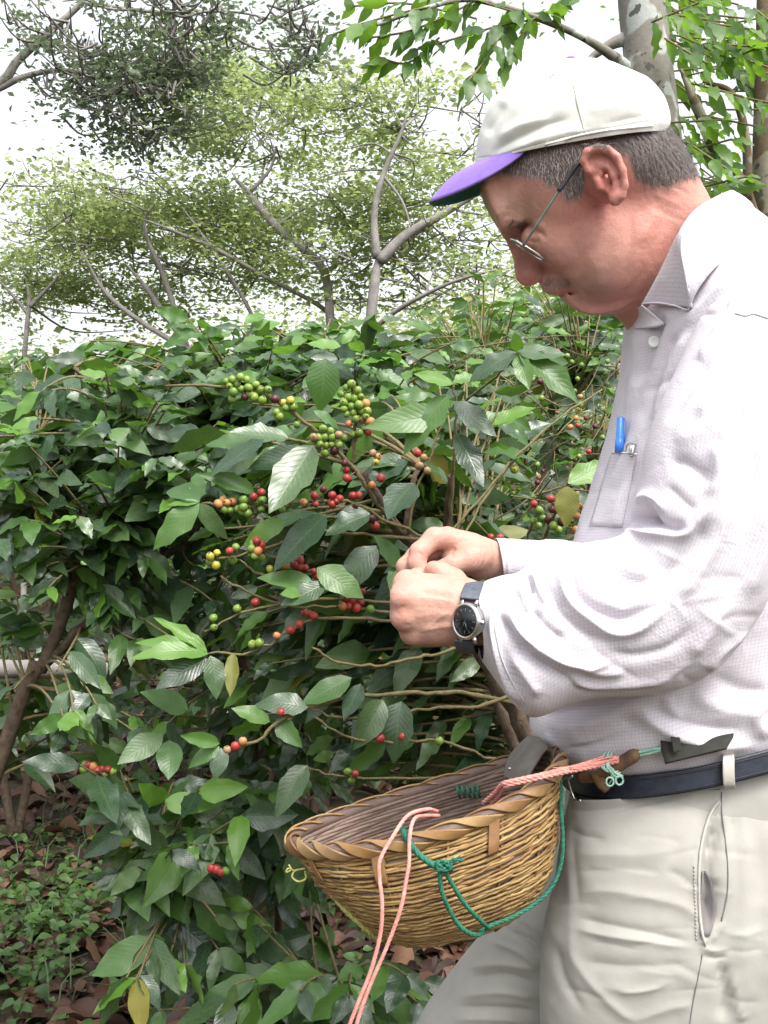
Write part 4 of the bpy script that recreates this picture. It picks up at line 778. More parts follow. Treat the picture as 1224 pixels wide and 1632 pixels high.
# ------------------------------------------------------------------ basket
bsk = root('basket', W(690, 1360, 1.05), 'boat shaped wicker picking basket tied at the waist with twisted rim', 'basket')
BD = 1.045
L0, R0 = Wn(466, 1349, BD), Wn(902, 1216, BD); ax = R0-L0; Lb = np.linalg.norm(ax); ax /= Lb; C0 = (L0+R0)/2; dn_ = np.cross(ax, [0, 1, 0]); dn_ = np.array([-.03, 0, -1.0]); fr_ = np.array([0, -1, 0])
tiltv = np.array([0, -.0, 0])
def bpt(t, h):
    """t: angle round the basket, h: 0 rim .. 1 bottom"""
    c, s = math.cos(t), math.sin(t)
    half = Lb/2*(np.interp(h, [0, .15, .4, .7, .9, 1], [1, .99, .985, .96, .86, .66]) if c > 0 else np.interp(h, [0, .15, .4, .7, .9, 1], [1, .94, .80, .58, .44, .34])); sh = 0.0
    wd = np.interp(h, [0, .2, .5, .8, 1], [.082, .088, .086, .068, .04])
    x = np.sign(c)*abs(c)**1.0; y = np.sign(s)*abs(s)**(0.95 if c < 0 else .8)
    if c < 0: x = -abs(c)**.92; y *= 1-.25*c*c
    dpt = .122*h-.006*math.cos(t*2)*(1-h)
    p = C0+ax*(half*x+sh)+fr_*wd*y+dn_*dpt*(1.0+.10*x)
    if c > .2: p = p+ax*(-.01)*(c-.2)
    return p
NR = 50; K = 140
g = np.random.default_rng(5)
NST = 15
for r_ in range(NR):
    h0 = .03+r_/NR*.96; P = []
    off = g.uniform(0, 6)
    for k in range(K+1):
        t = k/K*2*math.pi; h = h0+.012*math.sin(t*3+off)+.006*math.sin(t*7+off*2)+g.normal(0, .0022); p = bpt(t, h); ph = math.cos(t*NST+math.pi*(r_ % 2)); nrm = p-(C0+dn_*.122*h); nrm -= dn_*np.dot(nrm, dn_); nrm /= np.linalg.norm(nrm)+1e-9
        P.append(p+nrm*.0011*ph)
    P = np.array(P); P[-1] = P[0]; V, Fs = tube_arrays(P, .00145+g.normal(0, .00022, K+1), 5, caps=False); b = MB(); b.add(V, Fs, a=g.uniform(0, .5)); b.build('weaver', M['wicker'], bsk)
# inner lining layer (greyer strands)
b = MB()
for r_ in range(34):
    h0 = .03+r_/34*.95; P = []
    for k in range(97):
        t = k/96*2*math.pi; p = bpt(t, h0+.008*math.sin(t*4+r_)); nrm = p-(C0+dn_*.122*h0); nrm -= dn_*np.dot(nrm, dn_); nrm /= np.linalg.norm(nrm)+1e-9; P.append(p-nrm*(.0048+.0008*math.sin(t*9+r_*2)))
    V, Fs = tube_arrays(np.array(P), .0024, 5, caps=False); b.add(V, Fs, a=g.uniform(0, 1))
tag(b.build('inner_weave', M['wicker_in'], bsk), kind='stuff')
for s_ in range(NST):
    t = (s_+.5)/NST*2*math.pi; 
    P = np.array([bpt(t, h) for h in np.linspace(.0, 1.0, 12)]); b = MB(); b.tube(P, .0013, 5); b.build('stake', M['wicker'], bsk)
for t in (1.12, 1.93, 2.62):      # short flat uprights tucked under the rim
    A_, B_, Mi = [], [], []
    for h in np.linspace(.02, .27, 5):
        for L_, dt in ((A_, -.045), (Mi, 0), (B_, .045)):
            p = bpt(t+dt, h); L_.append(p+fr_*.0046)
    ribbon('upright', A_, B_, M['rim'], bsk, .0012, 4, mid=Mi)
# bottom
b = MB(); Vb = np.array([bpt(k/40*2*math.pi, 1.0) for k in range(40)]+[C0+dn_*.124]); b.add(Vb, np.array([(k, (k+1) % 40, 40) for k in range(40)])); b.build('bottom', M['wicker'], bsk)
# rim: overlapping diagonal wraps
NW = 24
rc = lambda t: bpt(t, -.005)
for w0 in range(NW):
    t0 = w0/NW*2*math.pi; A_, B_ = [], []
    for k in range(9):
        s = k/8; t = t0+s*2*math.pi/NW*2.3; T_ = rc(t+.01)-rc(t-.01); T_ /= np.linalg.norm(T_); o1 = np.cross(T_, dn_); o1 /= np.linalg.norm(o1)
        if np.dot(o1, rc(t)-C0) < 0: o1 = -o1
        a = -1.2+s*3.9; rr = .0072+.0010*math.sin(s*math.pi)
        p = rc(t)+(o1*math.cos(a)*.9-dn_*math.sin(a))*rr; wd = .0075*math.sin(min(1, .25+s*1.2)*math.pi/1.05)+.002
        dirn = T_*.9+dn_*.2; A_.append(p-dirn*wd); B_.append(p+dirn*wd)
    ribbon('rim_wrap', A_, B_, M['rim'], bsk, .0018, 2)
tubeobj('rim_core', [rc(k/80*2*math.pi) for k in range(81)] if False else [rc(k/80*2*math.pi) for k in range(81)], .0058, M['wicker_in'], bsk, 8, 1)
# green ties on the rim and leather tongue at the belly end
tt = root('leather_tongue', W(840, 1210, 1.06), 'grey leather strap end curled over the basket rim at the belly', 'strap')
ribbon('tongue', cu([(803, 1236, 1.10), (812, 1208, 1.105), (832, 1184, 1.105), (846, 1172, 1.10)]), cu([(838, 1252, 1.03), (846, 1232, 1.035), (862, 1204, 1.045), (872, 1192, 1.05)]), M['leather'], tt, .003, mid=cu([(816, 1244, 1.055), (826, 1218, 1.06), (848, 1190, 1.07), (862, 1178, 1.075)]))
tubeobj('rivet', [W(813, 1225, 1.078), W(813, 1225, 1.07)], .002, M['steel'], tt, 8, 2)
def rope(name, pts, r, m, parent, strands=3, off=.5, n=14):
    P = cr(np.array([list(p) for p in pts]), n); L = np.concatenate([[0], np.cumsum(np.linalg.norm(np.diff(P, axis=0), axis=1))]); N_ = int(L[-1]/(r*1.1))+4
    s = np.linspace(0, L[-1], N_); P = np.stack([np.interp(s, L, P[:, i]) for i in range(3)], 1)
    T = np.gradient(P, axis=0); T /= np.linalg.norm(T, axis=1)[:, None]+1e-9; U = np.cross(T, [.2, .9, .1]); U /= np.linalg.norm(U, axis=1)[:, None]+1e-9; B = np.cross(T, U); b = MB()
    for k in range(strands):
        a = s/(r*8)*2*math.pi+k*2*math.pi/strands; b.tube(P+r*off*(np.cos(a)[:, None]*U+np.sin(a)[:, None]*B), r*(1.12-off), 6)
    return b.build(name, m, parent)
pc = root('pink_cord', W(640, 1400, .95), 'pink cord looped over the basket rim with two ends hanging down', 'cord')
rope('cord', cu([(697, 1293, 1.0), (680, 1290, .985), (650, 1300, .965), (625, 1335, .948), (606, 1370, .940), (605, 1400, .936), (609, 1440, .93), (606, 1490, .93), (590, 1550, .93), (570, 1600, .93), (552, 1650, .93), (545, 1700, .93)]), .0017, M['pink'], pc, off=.3)
rope('cord', cu([(700, 1300, 1.0), (678, 1300, .985), (660, 1306, .962), (653, 1335, .945), (652, 1375, .938), (648, 1400, .935), (638, 1450, .93), (616, 1510, .93), (590, 1570, .93), (572, 1620, .93), (562, 1660, .93), (556, 1700, .93)]), .0017, M['pink'], pc, off=.3)
rope('cord', cu([(985, 1208, 1.012), (950, 1215, 1.0), (900, 1226, .985), (850, 1238, .972), (812, 1246, .970), (800, 1250, .978), (790, 1262, .998), (770, 1280, 1.02)]), .0022, M['pink'], pc)
rope('cord', cu([(985, 1213, 1.012), (950, 1221, 1.0), (900, 1231, .983), (850, 1242, .972), (812, 1251, .970), (803, 1256, .982), (795, 1268, 1.0), (780, 1285, 1.02)]), .0020, M['pink'], pc)
b = MB()
for i_ in range(14): b.tube(cr(np.array([list(W(*p)) for p in ((900+g.uniform(-20, 20), 1226+g.uniform(-3, 4), .984), (935, 1218+g.uniform(-6, 7), .994), (960+g.uniform(0, 20), 1210+g.uniform(-8, 10), 1.004))]), 4), .0007, 4)
b.build('frayed_fibres', M['pink'], pc)['kind'] = 'stuff'
gs_ = root('green_string', W(700, 1400, .95), 'dark green string knotted across the side of the basket', 'string')
onB = lambda *L: [W(*p) for p in L]
rope('string', onB((640, 1318, .972), (650, 1338, .955), (668, 1362, .946), (690, 1378, .942), (704, 1384, .940)), .0028, M['green'], gs_, 4)
rope('string', onB((704, 1380, .940), (701, 1400, .940), (707, 1430, .942), (725, 1466, .95), (742, 1484, .955), (762, 1490, .965), (778, 1478, .98)), .0021, M['green'], gs_)
rope('string', onB((706, 1384, .940), (718, 1404, .941), (740, 1440, .947), (768, 1470, .96), (780, 1480, .975)), .0020, M['green'], gs_)
rope('string', onB((893, 1236, 1.03), (894, 1290, 1.015), (897, 1340, 1.01), (893, 1380, 1.008), (878, 1415, 1.003), (850, 1442, .998), (815, 1462, .99), (780, 1476, .98), (765, 1486, .972)), .0020, M['green'], gs_)
b = MB()
for i_ in range(12):
    a = g.uniform(0, 6.28, 3); t_ = np.linspace(0, 6.28, 12); b.tube(np.array([list(W(708+13*math.cos(t+a[0])*g.uniform(.7, 1), 1380+8*math.sin(t*1.0+a[1]), .9365+.003*math.sin(2*t+a[2]))) for t in t_]), .0013, 5)
for i_ in range(7): b.tube(cr(np.array([list(W(*p)) for p in ((712, 1378, .937), (722+g.uniform(-3, 4), 1372+g.uniform(-5, 5), .934), (730+g.uniform(-4, 10), 1368+g.uniform(-8, 8), .934))]), 4), .0008, 4)
b.build('knot', M['green'], gs_)
for c_, d_ in (((612, 1272), 1.118), ((735, 1262), 1.112)):
    b = MB()
    for k in range(5):
        x = c_[0]-6+k*3+(k*5 if c_[0] > 700 else 0); b.tube(cr(np.array([list(W(*p)) for p in ((x-2, c_[1]-9, d_+.002), (x, c_[1]-6, d_-.014), (x+2, c_[1]+3, d_-.016), (x+4, c_[1]+9, d_-.008))]), 4), .0016, 5)
b.build('rim_tie', M['green'], gs_)
yt = root('yellow_twine', W(500, 1400, 1.04), 'yellow green plant twine bound under the pointed basket tip', 'twine')
rope('twine', onB((478, 1340, 1.028), (482, 1358, 1.026), (492, 1380, 1.028), (515, 1408, 1.02), (550, 1450, 1.01), (585, 1482, 1.01), (606, 1500, 1.02)), .0026, M['yellow_twine'], yt)
b = MB()
for i_ in range(6): b.tube(cr(np.array([list(W(*p)) for p in ((474+i_*4, 1345+i_*7, 1.024), (484+i_*4, 1352+i_*7, 1.017), (494+i_*4, 1352+i_*8, 1.024))]), 5), .0016, 5)
b.tube(cr(np.array([list(W(*p)) for p in ((486, 1384, 1.02), (470, 1388, 1.018), (466, 1398, 1.018), (476, 1405, 1.018), (487, 1400, 1.02), (486, 1388, 1.02))]), 6), .0011, 5)
b.tube(cr(np.array([list(W(*p)) for p in ((470, 1388, 1.018), (460, 1384, 1.016), (456, 1390, 1.016), (464, 1386, 1.016), (460, 1378, 1.016))]), 6), .0009, 5)
b.build('twine_curl', M['yellow_twine'], yt)
# ------------------------------------------------------------------ plant materials
def leafmat(name, stops, under, rough=.36, trans=.25, transc=(.16, .34, .03), veins=True, spots=0.25, spec=.65):
    m, nt, b, o = mat(name); oi = nt.nodes.new('ShaderNodeObjectInfo'); at = nt.nodes.new('ShaderNodeAttribute'); at.attribute_name = 'rnd'
    f = math_(nt, 'FRACT', math_(nt, 'ADD', oi.outputs['Random'], at.outputs['Fac'])); n = noise(nt, 22, 4); n2 = noise(nt, 130, 3)
    f2 = math_(nt, 'ADD', math_(nt, 'MULTIPLY', f, .8), math_(nt, 'MULTIPLY_ADD', n.outputs[0], .5, -.15)); r = ramp(nt, f2, stops)
    c = r.outputs[0]
    if spots:
        sr = ramp(nt, n2.outputs[0], [(.66, (0, 0, 0)), (.72, (1, 1, 1))]); c = mix(nt, c, (.16, .15, .09), math_(nt, 'MULTIPLY', sr.outputs[0], spots))
    if veins:
        uv = nt.nodes.new('ShaderNodeUVMap'); uv.uv_map = 'UVMap'; s = nt.nodes.new('ShaderNodeSeparateXYZ'); nt.links.new(uv.outputs[0], s.inputs[0])
        au = math_(nt, 'ABSOLUTE', math_(nt, 'SUBTRACT', s.outputs[0], .5)); ph = math_(nt, 'SUBTRACT', math_(nt, 'MULTIPLY', s.outputs[1], 11.0), math_(nt, 'MULTIPLY', au, 5.5))
        w = math_(nt, 'ABSOLUTE', math_(nt, 'SINE', math_(nt, 'MULTIPLY', ph, math.pi))); w = math_(nt, 'POWER', w, .45); mid = math_(nt, 'MINIMUM', math_(nt, 'MULTIPLY', au, 22.0), 1.0)
        hgt = math_(nt, 'MULTIPLY', w, mid); vein = math_(nt, 'SUBTRACT', 1.0, mid); c = mix(nt, c, (.12, .19, .06), math_(nt, 'MULTIPLY', vein, .3))
        bump(nt, b, hgt, .2, .0011)
    else: bump(nt, b, n.outputs[0], .4, .004)
    geo = nt.nodes.new('ShaderNodeNewGeometry'); c = mix(nt, c, under, math_(nt, 'MULTIPLY', geo.outputs['Backfacing'], .7))
    nt.links.new(c, b.inputs['Base Color']); b.inputs['Specular IOR Level'].default_value = spec
    rr = math_(nt, 'MULTIPLY_ADD', n.outputs[0], .25, rough-.10); nt.links.new(rr, b.inputs['Roughness'])
    tr = nt.nodes.new('ShaderNodeBsdfTranslucent'); tr.inputs[0].default_value = (*transc, 1); mx = nt.nodes.new('ShaderNodeMixShader'); mx.inputs[0].default_value = trans
    nt.links.new(b.outputs[0], mx.inputs[1]); nt.links.new(tr.outputs[0], mx.inputs[2]); nt.links.new(mx.outputs[0], o.inputs[0]); return m
LM = {
 'dark': leafmat('coffee_leaf', [(0, (.018, .040, .021)), (.4, (.034, .070, .033)), (.75, (.058, .105, .042)), (1, (.09, .145, .052))], (.05, .085, .04), .27, .16),
 'mid': leafmat('coffee_leaf_young', [(0, (.04, .10, .022)), (.6, (.065, .15, .03)), (1, (.10, .20, .04))], (.09, .16, .05), .36, .28),
 'bright': leafmat('coffee_leaf_new', [(0, (.08, .18, .025)), (.6, (.11, .24, .03)), (1, (.16, .31, .05))], (.13, .24, .06), .36, .3, (.22, .45, .04)),
 'yellow': leafmat('coffee_leaf_old', [(0, (.10, .13, .02)), (.5, (.20, .20, .03)), (1, (.28, .22, .04))], (.16, .17, .05), .45, .25, (.4, .4, .03), spots=.8),
 'canopy': leafmat('canopy_leaf', [(0, (.09, .125, .04)), (.5, (.135, .18, .055)), (1, (.21, .25, .09))], (.13, .17, .07), .55, .5, (.48, .58, .22), False, 0),  # brightened, with veiling glare put into the leaf colour
 'canopy_dark': leafmat('overhead_leaf', [(0, (.07, .09, .065)), (.6, (.10, .13, .075)), (1, (.12, .17, .075))], (.08, .10, .07), .5, .38, (.24, .32, .16), False, 0),  # lightened towards grey: veiling glare is mixed into the colour
 'tree': leafmat('tree_leaf', [(0, (.03, .08, .015)), (.5, (.06, .13, .02)), (1, (.13, .24, .03))], (.07, .13, .04), .4, .38, (.25, .48, .04), True, .2),
 'ground': leafmat('seedling_leaf', [(0, (.025, .06, .014)), (.5, (.05, .11, .02)), (1, (.09, .18, .035))], (.06, .10, .04), .5, .25, (.15, .32, .04), False, 0),  # darkened for the shaded ground, shade put into the colour
}
def barkm(name, c1, c2, lich=None, sc=14):
    m, nt, b, o = mat(name); n = noise(nt, sc, 6, .7); r = ramp(nt, n.outputs[0], [(.3, c1), (.7, c2)]); c = r.outputs[0]
    if lich:
        v = noise(nt, sc*1.0, 2, .4); v2 = ramp(nt, v.outputs[0], [(.56, (0, 0, 0)), (.60, (1, 1, 1))]); c = mix(nt, c, lich, v2.outputs[0])
        v = noise(nt, sc*2.6, 2, .5); v2 = ramp(nt, v.outputs[0], [(.62, (0, 0, 0)), (.65, (1, 1, 1))]); c = mix(nt, c, (.10, .095, .085), v2.outputs[0])
    nt.links.new(c, b.inputs['Base Color']); b.inputs['Roughness'].default_value = .85; b.inputs['Specular IOR Level'].default_value = .2
    n2 = noise(nt, sc*4, 6, .7); bump(nt, b, n2.outputs[0], .6, .006); return m
BK = {'stem': barkm('coffee_bark', (.055, .038, .026), (.17, .125, .09), sc=60), 'twig': barkm('coffee_twig', (.13, .12, .055), (.24, .19, .10), sc=90), 'lichen': barkm('lichen_bark', (.17, .155, .135), (.28, .26, .23), (.40, .42, .40), 9),
      'grey': barkm('grey_bark', (.15, .14, .13), (.32, .30, .28), sc=10), 'brown': barkm('brown_bark', (.07, .05, .03), (.19, .145, .09), (.24, .22, .17), 10)}  # the grey bark is lightened, distance haze put into its colour
def cherrym(name, c1, c2, rough=.42):
    m, nt, b, o = mat(name); oi = nt.nodes.new('ShaderNodeObjectInfo'); n = noise(nt, 1.6, 4); f = math_(nt, 'ADD', math_(nt, 'MULTIPLY', oi.outputs['Random'], .6), math_(nt, 'MULTIPLY', n.outputs[0], .4))
    r = ramp(nt, f, [(.1, c1), (.9, c2)]); tc = nt.nodes.new('ShaderNodeTexCoord'); sz_ = nt.nodes.new('ShaderNodeSeparateXYZ'); nt.links.new(tc.outputs['Object'], sz_.inputs[0]); tip_ = math_(nt, 'GREATER_THAN', math_(nt, 'ABSOLUTE', sz_.outputs[2]), 1.02); n5 = noise(nt, 5, 3); blm = ramp(nt, n5.outputs[0], [(.6, (0, 0, 0)), (.72, (1, 1, 1))]); cc = mix(nt, r.outputs[0], (.10, .06, .03), math_(nt, 'MULTIPLY', blm.outputs[0], .45)); cc = mix(nt, cc, (.05, .03, .015), tip_); nt.links.new(cc, b.inputs['Base Color']); b.inputs['Roughness'].default_value = rough; b.inputs['Subsurface Weight'].default_value = .08; b.inputs['Subsurface Scale'].default_value = .003; return m
CHM = {'g': cherrym('green_cherry', (.10, .19, .025), (.22, .32, .05)), 'y': cherrym('yellow_cherry', (.32, .33, .04), (.45, .40, .06)), 'o': cherrym('orange_cherry', (.45, .15, .05), (.55, .26, .10)), 'r': cherrym('red_cherry', (.22, .018, .018), (.42, .05, .04)), 'd': cherrym('dark_cherry', (.05, .008, .012), (.12, .015, .025)), 't': cherrym('tan_cherry', (.30, .17, .08), (.40, .26, .13))}
# ------------------------------------------------------------------ leaves
g0 = [.03, .055, .04, .065, .03, .05, .045]
def leaf_arrays(seed, ny=9, nx=4):
    g = np.random.default_rng(seed); v = np.linspace(0, 1, ny); u = np.linspace(-1, 1, nx+1)
    w = .25*np.sin(math.pi*np.clip(v*1.02, 0, 1)**.9)**.78*(1-.28*v); w[0] = .008; w[-1] = .002; w = w*(1+g.normal(0, .05, ny)); fold = g.uniform(.05, .35); bend = g.uniform(.0, .42); ph = g.uniform(0, 6); tw = g.uniform(-.3, .3)
    Vv = np.zeros((ny, nx+1, 3)); 
    for j in range(ny):
        for i in range(nx+1):
            x = u[i]*w[j]; wave = g0[seed % 7]*math.sin(v[j]*17+ph+(2.2 if u[i] > 0 else 0))*u[i]**2*math.sin(math.pi*v[j])
            Vv[j, i] = (x+.03*math.sin(v[j]*3+ph)*v[j], v[j]-.12*bend*v[j]**2, fold*abs(x)-bend*v[j]**2+wave+tw*x*v[j])
    uv = np.stack(np.broadcast_arrays((u[None, :]+1)/2, v[:, None]), -1); i = np.arange(ny-1)[:, None]*(nx+1); j = np.arange(nx)[None]
    return Vv.reshape(-1, 3), np.stack([i+j, i+j+1, i+nx+1+j+1, i+nx+1+j], -1).reshape(-1, 4), uv.reshape(-1, 2)
LV = [leaf_arrays(100+i) for i in range(16)]; LMESH = {}
def leafmesh(v, mk):
    if (v, mk) not in LMESH: LMESH[(v, mk)] = mesh_data('leaf', LV[v][0], LV[v][1], LM[mk], uv=LV[v][2], att={'rnd': np.zeros(len(LV[v][0]))})
    return LMESH[(v, mk)]
def frame(p, d, n, L, wf=1.0):
    d = d/(np.linalg.norm(d)+1e-9); x = np.cross(d, n); x /= np.linalg.norm(x)+1e-9; z = np.cross(x, d); M4 = np.eye(4); M4[:3, 0] = x*L*wf; M4[:3, 1] = d*L; M4[:3, 2] = z*L; M4[:3, 3] = p; return M4
EXC = [(-30, 105, 1036, 1096, 3.3), (60, 112, 985, 1120, 2.1), (88, 130, 880, 985, 2.1), (20, 80, 1090, 1150, 2.1), (120, 300, 985, 1015, 1.0), (-40, 150, 1230, 1660, 3.0), (60, 420, 1255, 1330, 1.0), (130, 250, 1280, 1380, 1.0), (640, 900, 960, 1010, 1.0)]
def excluded(c):
    q = proj(c); return c[1] < 6 and any(a < q[0] < b and u < q[1] < v and c[1] < d for a, b, u, v, d in EXC)
class Leaves:
    def __init__(s): s.L = []
    def add(s, p, d, n, L, mk, wf=1.0, pri=0): s.L.append((frame(np.asarray(p, float), np.asarray(d, float), np.asarray(n, float), L, wf), int(rng.integers(16)), mk, pri, L))
    def emit(s, parent, name='leaf', nmax=285):
        s.L = [t for t in s.L if t[3] or not excluded(t[0][:3, 3]+t[0][:3, 1]*.5)]
        sc = []
        for M4, v, mk, pri, L in s.L:
            c = M4[:3, 3]+M4[:3, 1]*.5; q = proj(c) if c[1] > .2 else np.array([-9e3, 0]); vis = -20 < q[0] < 1244 and -20 < q[1] < 1652
            sc.append((pri*10+L/max(c[1], .3)+(0 if vis else -100)) )
        order = np.argsort(-np.array(sc)); rest = {}
        for r_, k in enumerate(order):
            M4, v, mk, pri, L = s.L[k]
            if r_ < nmax and sc[k] > -50:
                o = bpy.data.objects.new(name, leafmesh(v, mk)); COL.objects.link(o); o.parent = parent; o.matrix_parent_inverse = Matrix.Translation(parent.location).inverted(); o.matrix_basis = Matrix(M4.tolist())
            else: rest.setdefault(mk, []).append((M4, v))
        if rest:
            b = MB(); mats = list(rest); cnt = []
            for mk in mats:
                n0 = sum(len(f)*(2 if f.shape[1] == 4 else 1) for f in b.F)
                for M4, v in rest[mk]: V, Fq, uv = LV[v]; b.add(V@M4[:3, :3].T+M4[:3, 3], Fq, uv, rng.uniform())
                cnt.append((n0, sum(len(f)*2 for f in b.F)))
            o = b.build('foliage', LM[mats[0]], parent); o['kind'] = 'stuff'
            mi = np.zeros(len(o.data.polygons), np.int32)
            for i, (a, c_) in enumerate(cnt):
                if i: o.data.materials.append(LM[mats[i]])
                mi[a:c_] = i
            o.data.polygons.foreach_set('material_index', mi)
up = np.array([0, 0, 1.0])
def leafy(LS, P, size, pairs=5, start=.35, mk=None, bright=.12, droop=.45, tip=True, face=.55, gap=None):
    """pairs of leaves along the twig P"""
    L = np.concatenate([[0], np.cumsum(np.linalg.norm(np.diff(P, axis=0), axis=1))]); side0 = None
    for k in range(pairs):
        s = (start+(1-start)*k/max(1, pairs-1)*.97)*L[-1]; p = np.array([np.interp(s, L, P[:, i]) for i in range(3)]); p2 = np.array([np.interp(max(0, s-.03), L, P[:, i]) for i in range(3)]); t = p-p2; t /= np.linalg.norm(t)+1e-9
        sd = np.cross(t, up); sd /= np.linalg.norm(sd)+1e-9; endf = k/max(1, pairs-1)
        for sg in (-1, 1):
            if rng.uniform() < .12: continue
            d = sd*sg*rng.uniform(.7, 1.0)+t*rng.uniform(.3, .7)*(1+endf)-up*droop*rng.uniform(.4, 1.8)+rng.normal(0, .14, 3)
            n = up*rng.uniform(.3, 1.1)+np.array([0, -1, 0])*face*rng.uniform(0, 1.6)+rng.normal(0, .42, 3)
            sz = size*rng.uniform(.55, 1.18)*(.75 if k == pairs-1 else 1)
            m_ = mk or ('bright' if (k == pairs-1 and rng.uniform() < bright*2.2) else 'mid' if rng.uniform() < .26 else 'yellow' if rng.uniform() < .012 else 'dark')
            LS.add(p, d, n, sz, m_, rng.uniform(.78, 1.12))
def branchcurve(a, b, arch=.12, n=8):
    a, b = np.asarray(a, float), np.asarray(b, float); m = (a+b)/2+up*arch*np.linalg.norm(b-a)+rng.normal(0, .012, 3); t = np.linspace(0, 1, n)[:, None]; return (1-t)**2*a+2*t*(1-t)*m+t**2*b
def bush(name, label, base, stems, zones, size=.13, nmax=285, group='coffee bushes on the slope', mats=('stem', 'twig'), cat='bush', mk=None, bright=.12, pairs=(3, 6), twl=(.18, .34), face=.55, droop=.45, hero=None):
    rt = root(name, base, label, cat, group); LS = Leaves(); sp = []
    for st in stems:
        P = np.array([list(Wn(*q[:3])) if len(q) == 4 else q for q in st]); r = np.array([q[3] for q in st]) if len(st[0]) == 4 else None
        Q = cr(P, 6); R = np.interp(np.linspace(0, 1, len(Q)), np.linspace(0, 1, len(r)), r); b = MB(); b.tube(Q+rng.normal(0, .0015, Q.shape), R, 8); b.build('stem', BK[mats[0]], rt); sp.append(Q)
    SPt = np.vstack(sp); tw = MB()
    for z in zones:
        px, py, d0, d1, rx, ry, cnt = z[:7]; zmk = z[7] if len(z) > 7 else mk
        for _ in range(cnt):
            a = rng.uniform(0, 2*math.pi); r = math.sqrt(rng.uniform()); T = Wn(px+rx*r*math.cos(a), py+ry*r*math.sin(a), rng.uniform(d0, d1))
            if T[2] < .12: T[2] = .12+rng.uniform(0, .1)
            dd = np.linalg.norm((SPt-T)*np.array([1, 1, .6]), axis=1)+np.where(SPt[:, 2] > T[2]+.05, .5, 0); A = SPt[np.argmin(dd)]; Lb_ = np.linalg.norm(T-A)
            if Lb_ < .05: continue
            C = branchcurve(A, T, rng.uniform(.02, .2)); seg = rng.uniform(*twl); st = max(.05, 1-seg/Lb_) if Lb_ > seg else .1
            tw.tube(C, np.linspace(.0035, .0016, len(C)), 5, caps=False); leafy(LS, C, size, int(rng.integers(*pairs)), st, zmk, bright, droop, face=face)
    if hero: hero(rt, LS, tw)
    if tw.V: b_ = tw.build('twigs', BK[mats[1]], rt); b_['kind'] = 'stuff'
    LS.emit(rt, nmax=nmax); return rt
CH = {}
def cherry(parent, px, py, d, c, r=.0066):
    if c not in CH:
        t = np.linspace(0, math.pi, 7); k = 10; V = [[0, 0, 1.1]]; 
        for a in t[1:-1]: V += [[math.sin(a)*math.cos(j/k*2*math.pi), math.sin(a)*math.sin(j/k*2*math.pi), math.cos(a)*1.12] for j in range(k)]
        V.append([0, 0, -1.1]); V = np.array(V); V[-1-k:-1, :2] *= .75; Fs = [(0, 1+j, 1+(j+1) % k) for j in range(k)]
        for i in range(4): Fs += [(1+i*k+j, 1+(i+1)*k+j, 1+(i+1)*k+(j+1) % k, 1+i*k+(j+1) % k) for j in range(k)]
        Fs += [(1+4*k+j, len(V)-1, 1+4*k+(j+1) % k) for j in range(k)]; CH[c] = mesh_data('coffee_cherry', V, Fs, CHM[c])
    o = bpy.data.objects.new('coffee_cherry', CH[c]); COL.objects.link(o); o.parent = parent; o.matrix_parent_inverse = Matrix.Translation(parent.location).inverted()
    r = r*random.uniform(.85, 1.12); o.matrix_basis = Matrix.Translation(W(px, py, d))@Matrix.Rotation(random.uniform(0, 3), 4, (random.uniform(-1, 1), random.uniform(-1, 1), random.uniform(-.4, .4)))@Matrix.Scale(r, 4)
# ------------------------------------------------------------------ ground
def gz(x, y): return 0.02*np.sin(x*1.3+y*.7)+.03*np.sin(y*.9-x*.4)+.055*np.clip(y-3.5, 0, 30)-.03
gx = np.concatenate([np.linspace(-150, -8, 26), np.linspace(-7.9, 7.9, 120), np.linspace(8, 150, 26)]); gy = np.concatenate([np.linspace(-40, -.5, 14), np.linspace(-.4, 12, 130), np.linspace(12.3, 200, 30)])
GX, GY = np.meshgrid(gx, gy, indexing='ij'); GP = np.stack([GX, GY, GX*0], -1).reshape(-1, 3); GZ = gz(GP[:, 0], GP[:, 1])+fbm(GP, 2.2, 71, 4)*.022; GP[:, 2] = GZ
i = np.arange(len(gx)-1)[:, None]*len(gy); j = np.arange(len(gy)-1)[None]; gm_, nt, b, o_ = mat('forest_soil'); n = noise(nt, 6, 8, .7); n2 = noise(nt, 45, 5, .7); r = ramp(nt, n2.outputs[0], [(.3, (.022, .014, .009)), (.55, (.055, .033, .02)), (.75, (.10, .06, .035))])
c = mix(nt, r.outputs[0], (.03, .05, .012), math_(nt, 'MULTIPLY', n.outputs[0], .5)); nt.links.new(c, b.inputs['Base Color']); b.inputs['Roughness'].default_value = .95; bump(nt, b, n2.outputs[0], .8, .02)
ground = obj('ground', GP, np.stack([i+j, i+len(gy)+j, i+len(gy)+j+1, i+j+1], -1).reshape(-1, 4), gm_); ground['kind'] = 'structure'
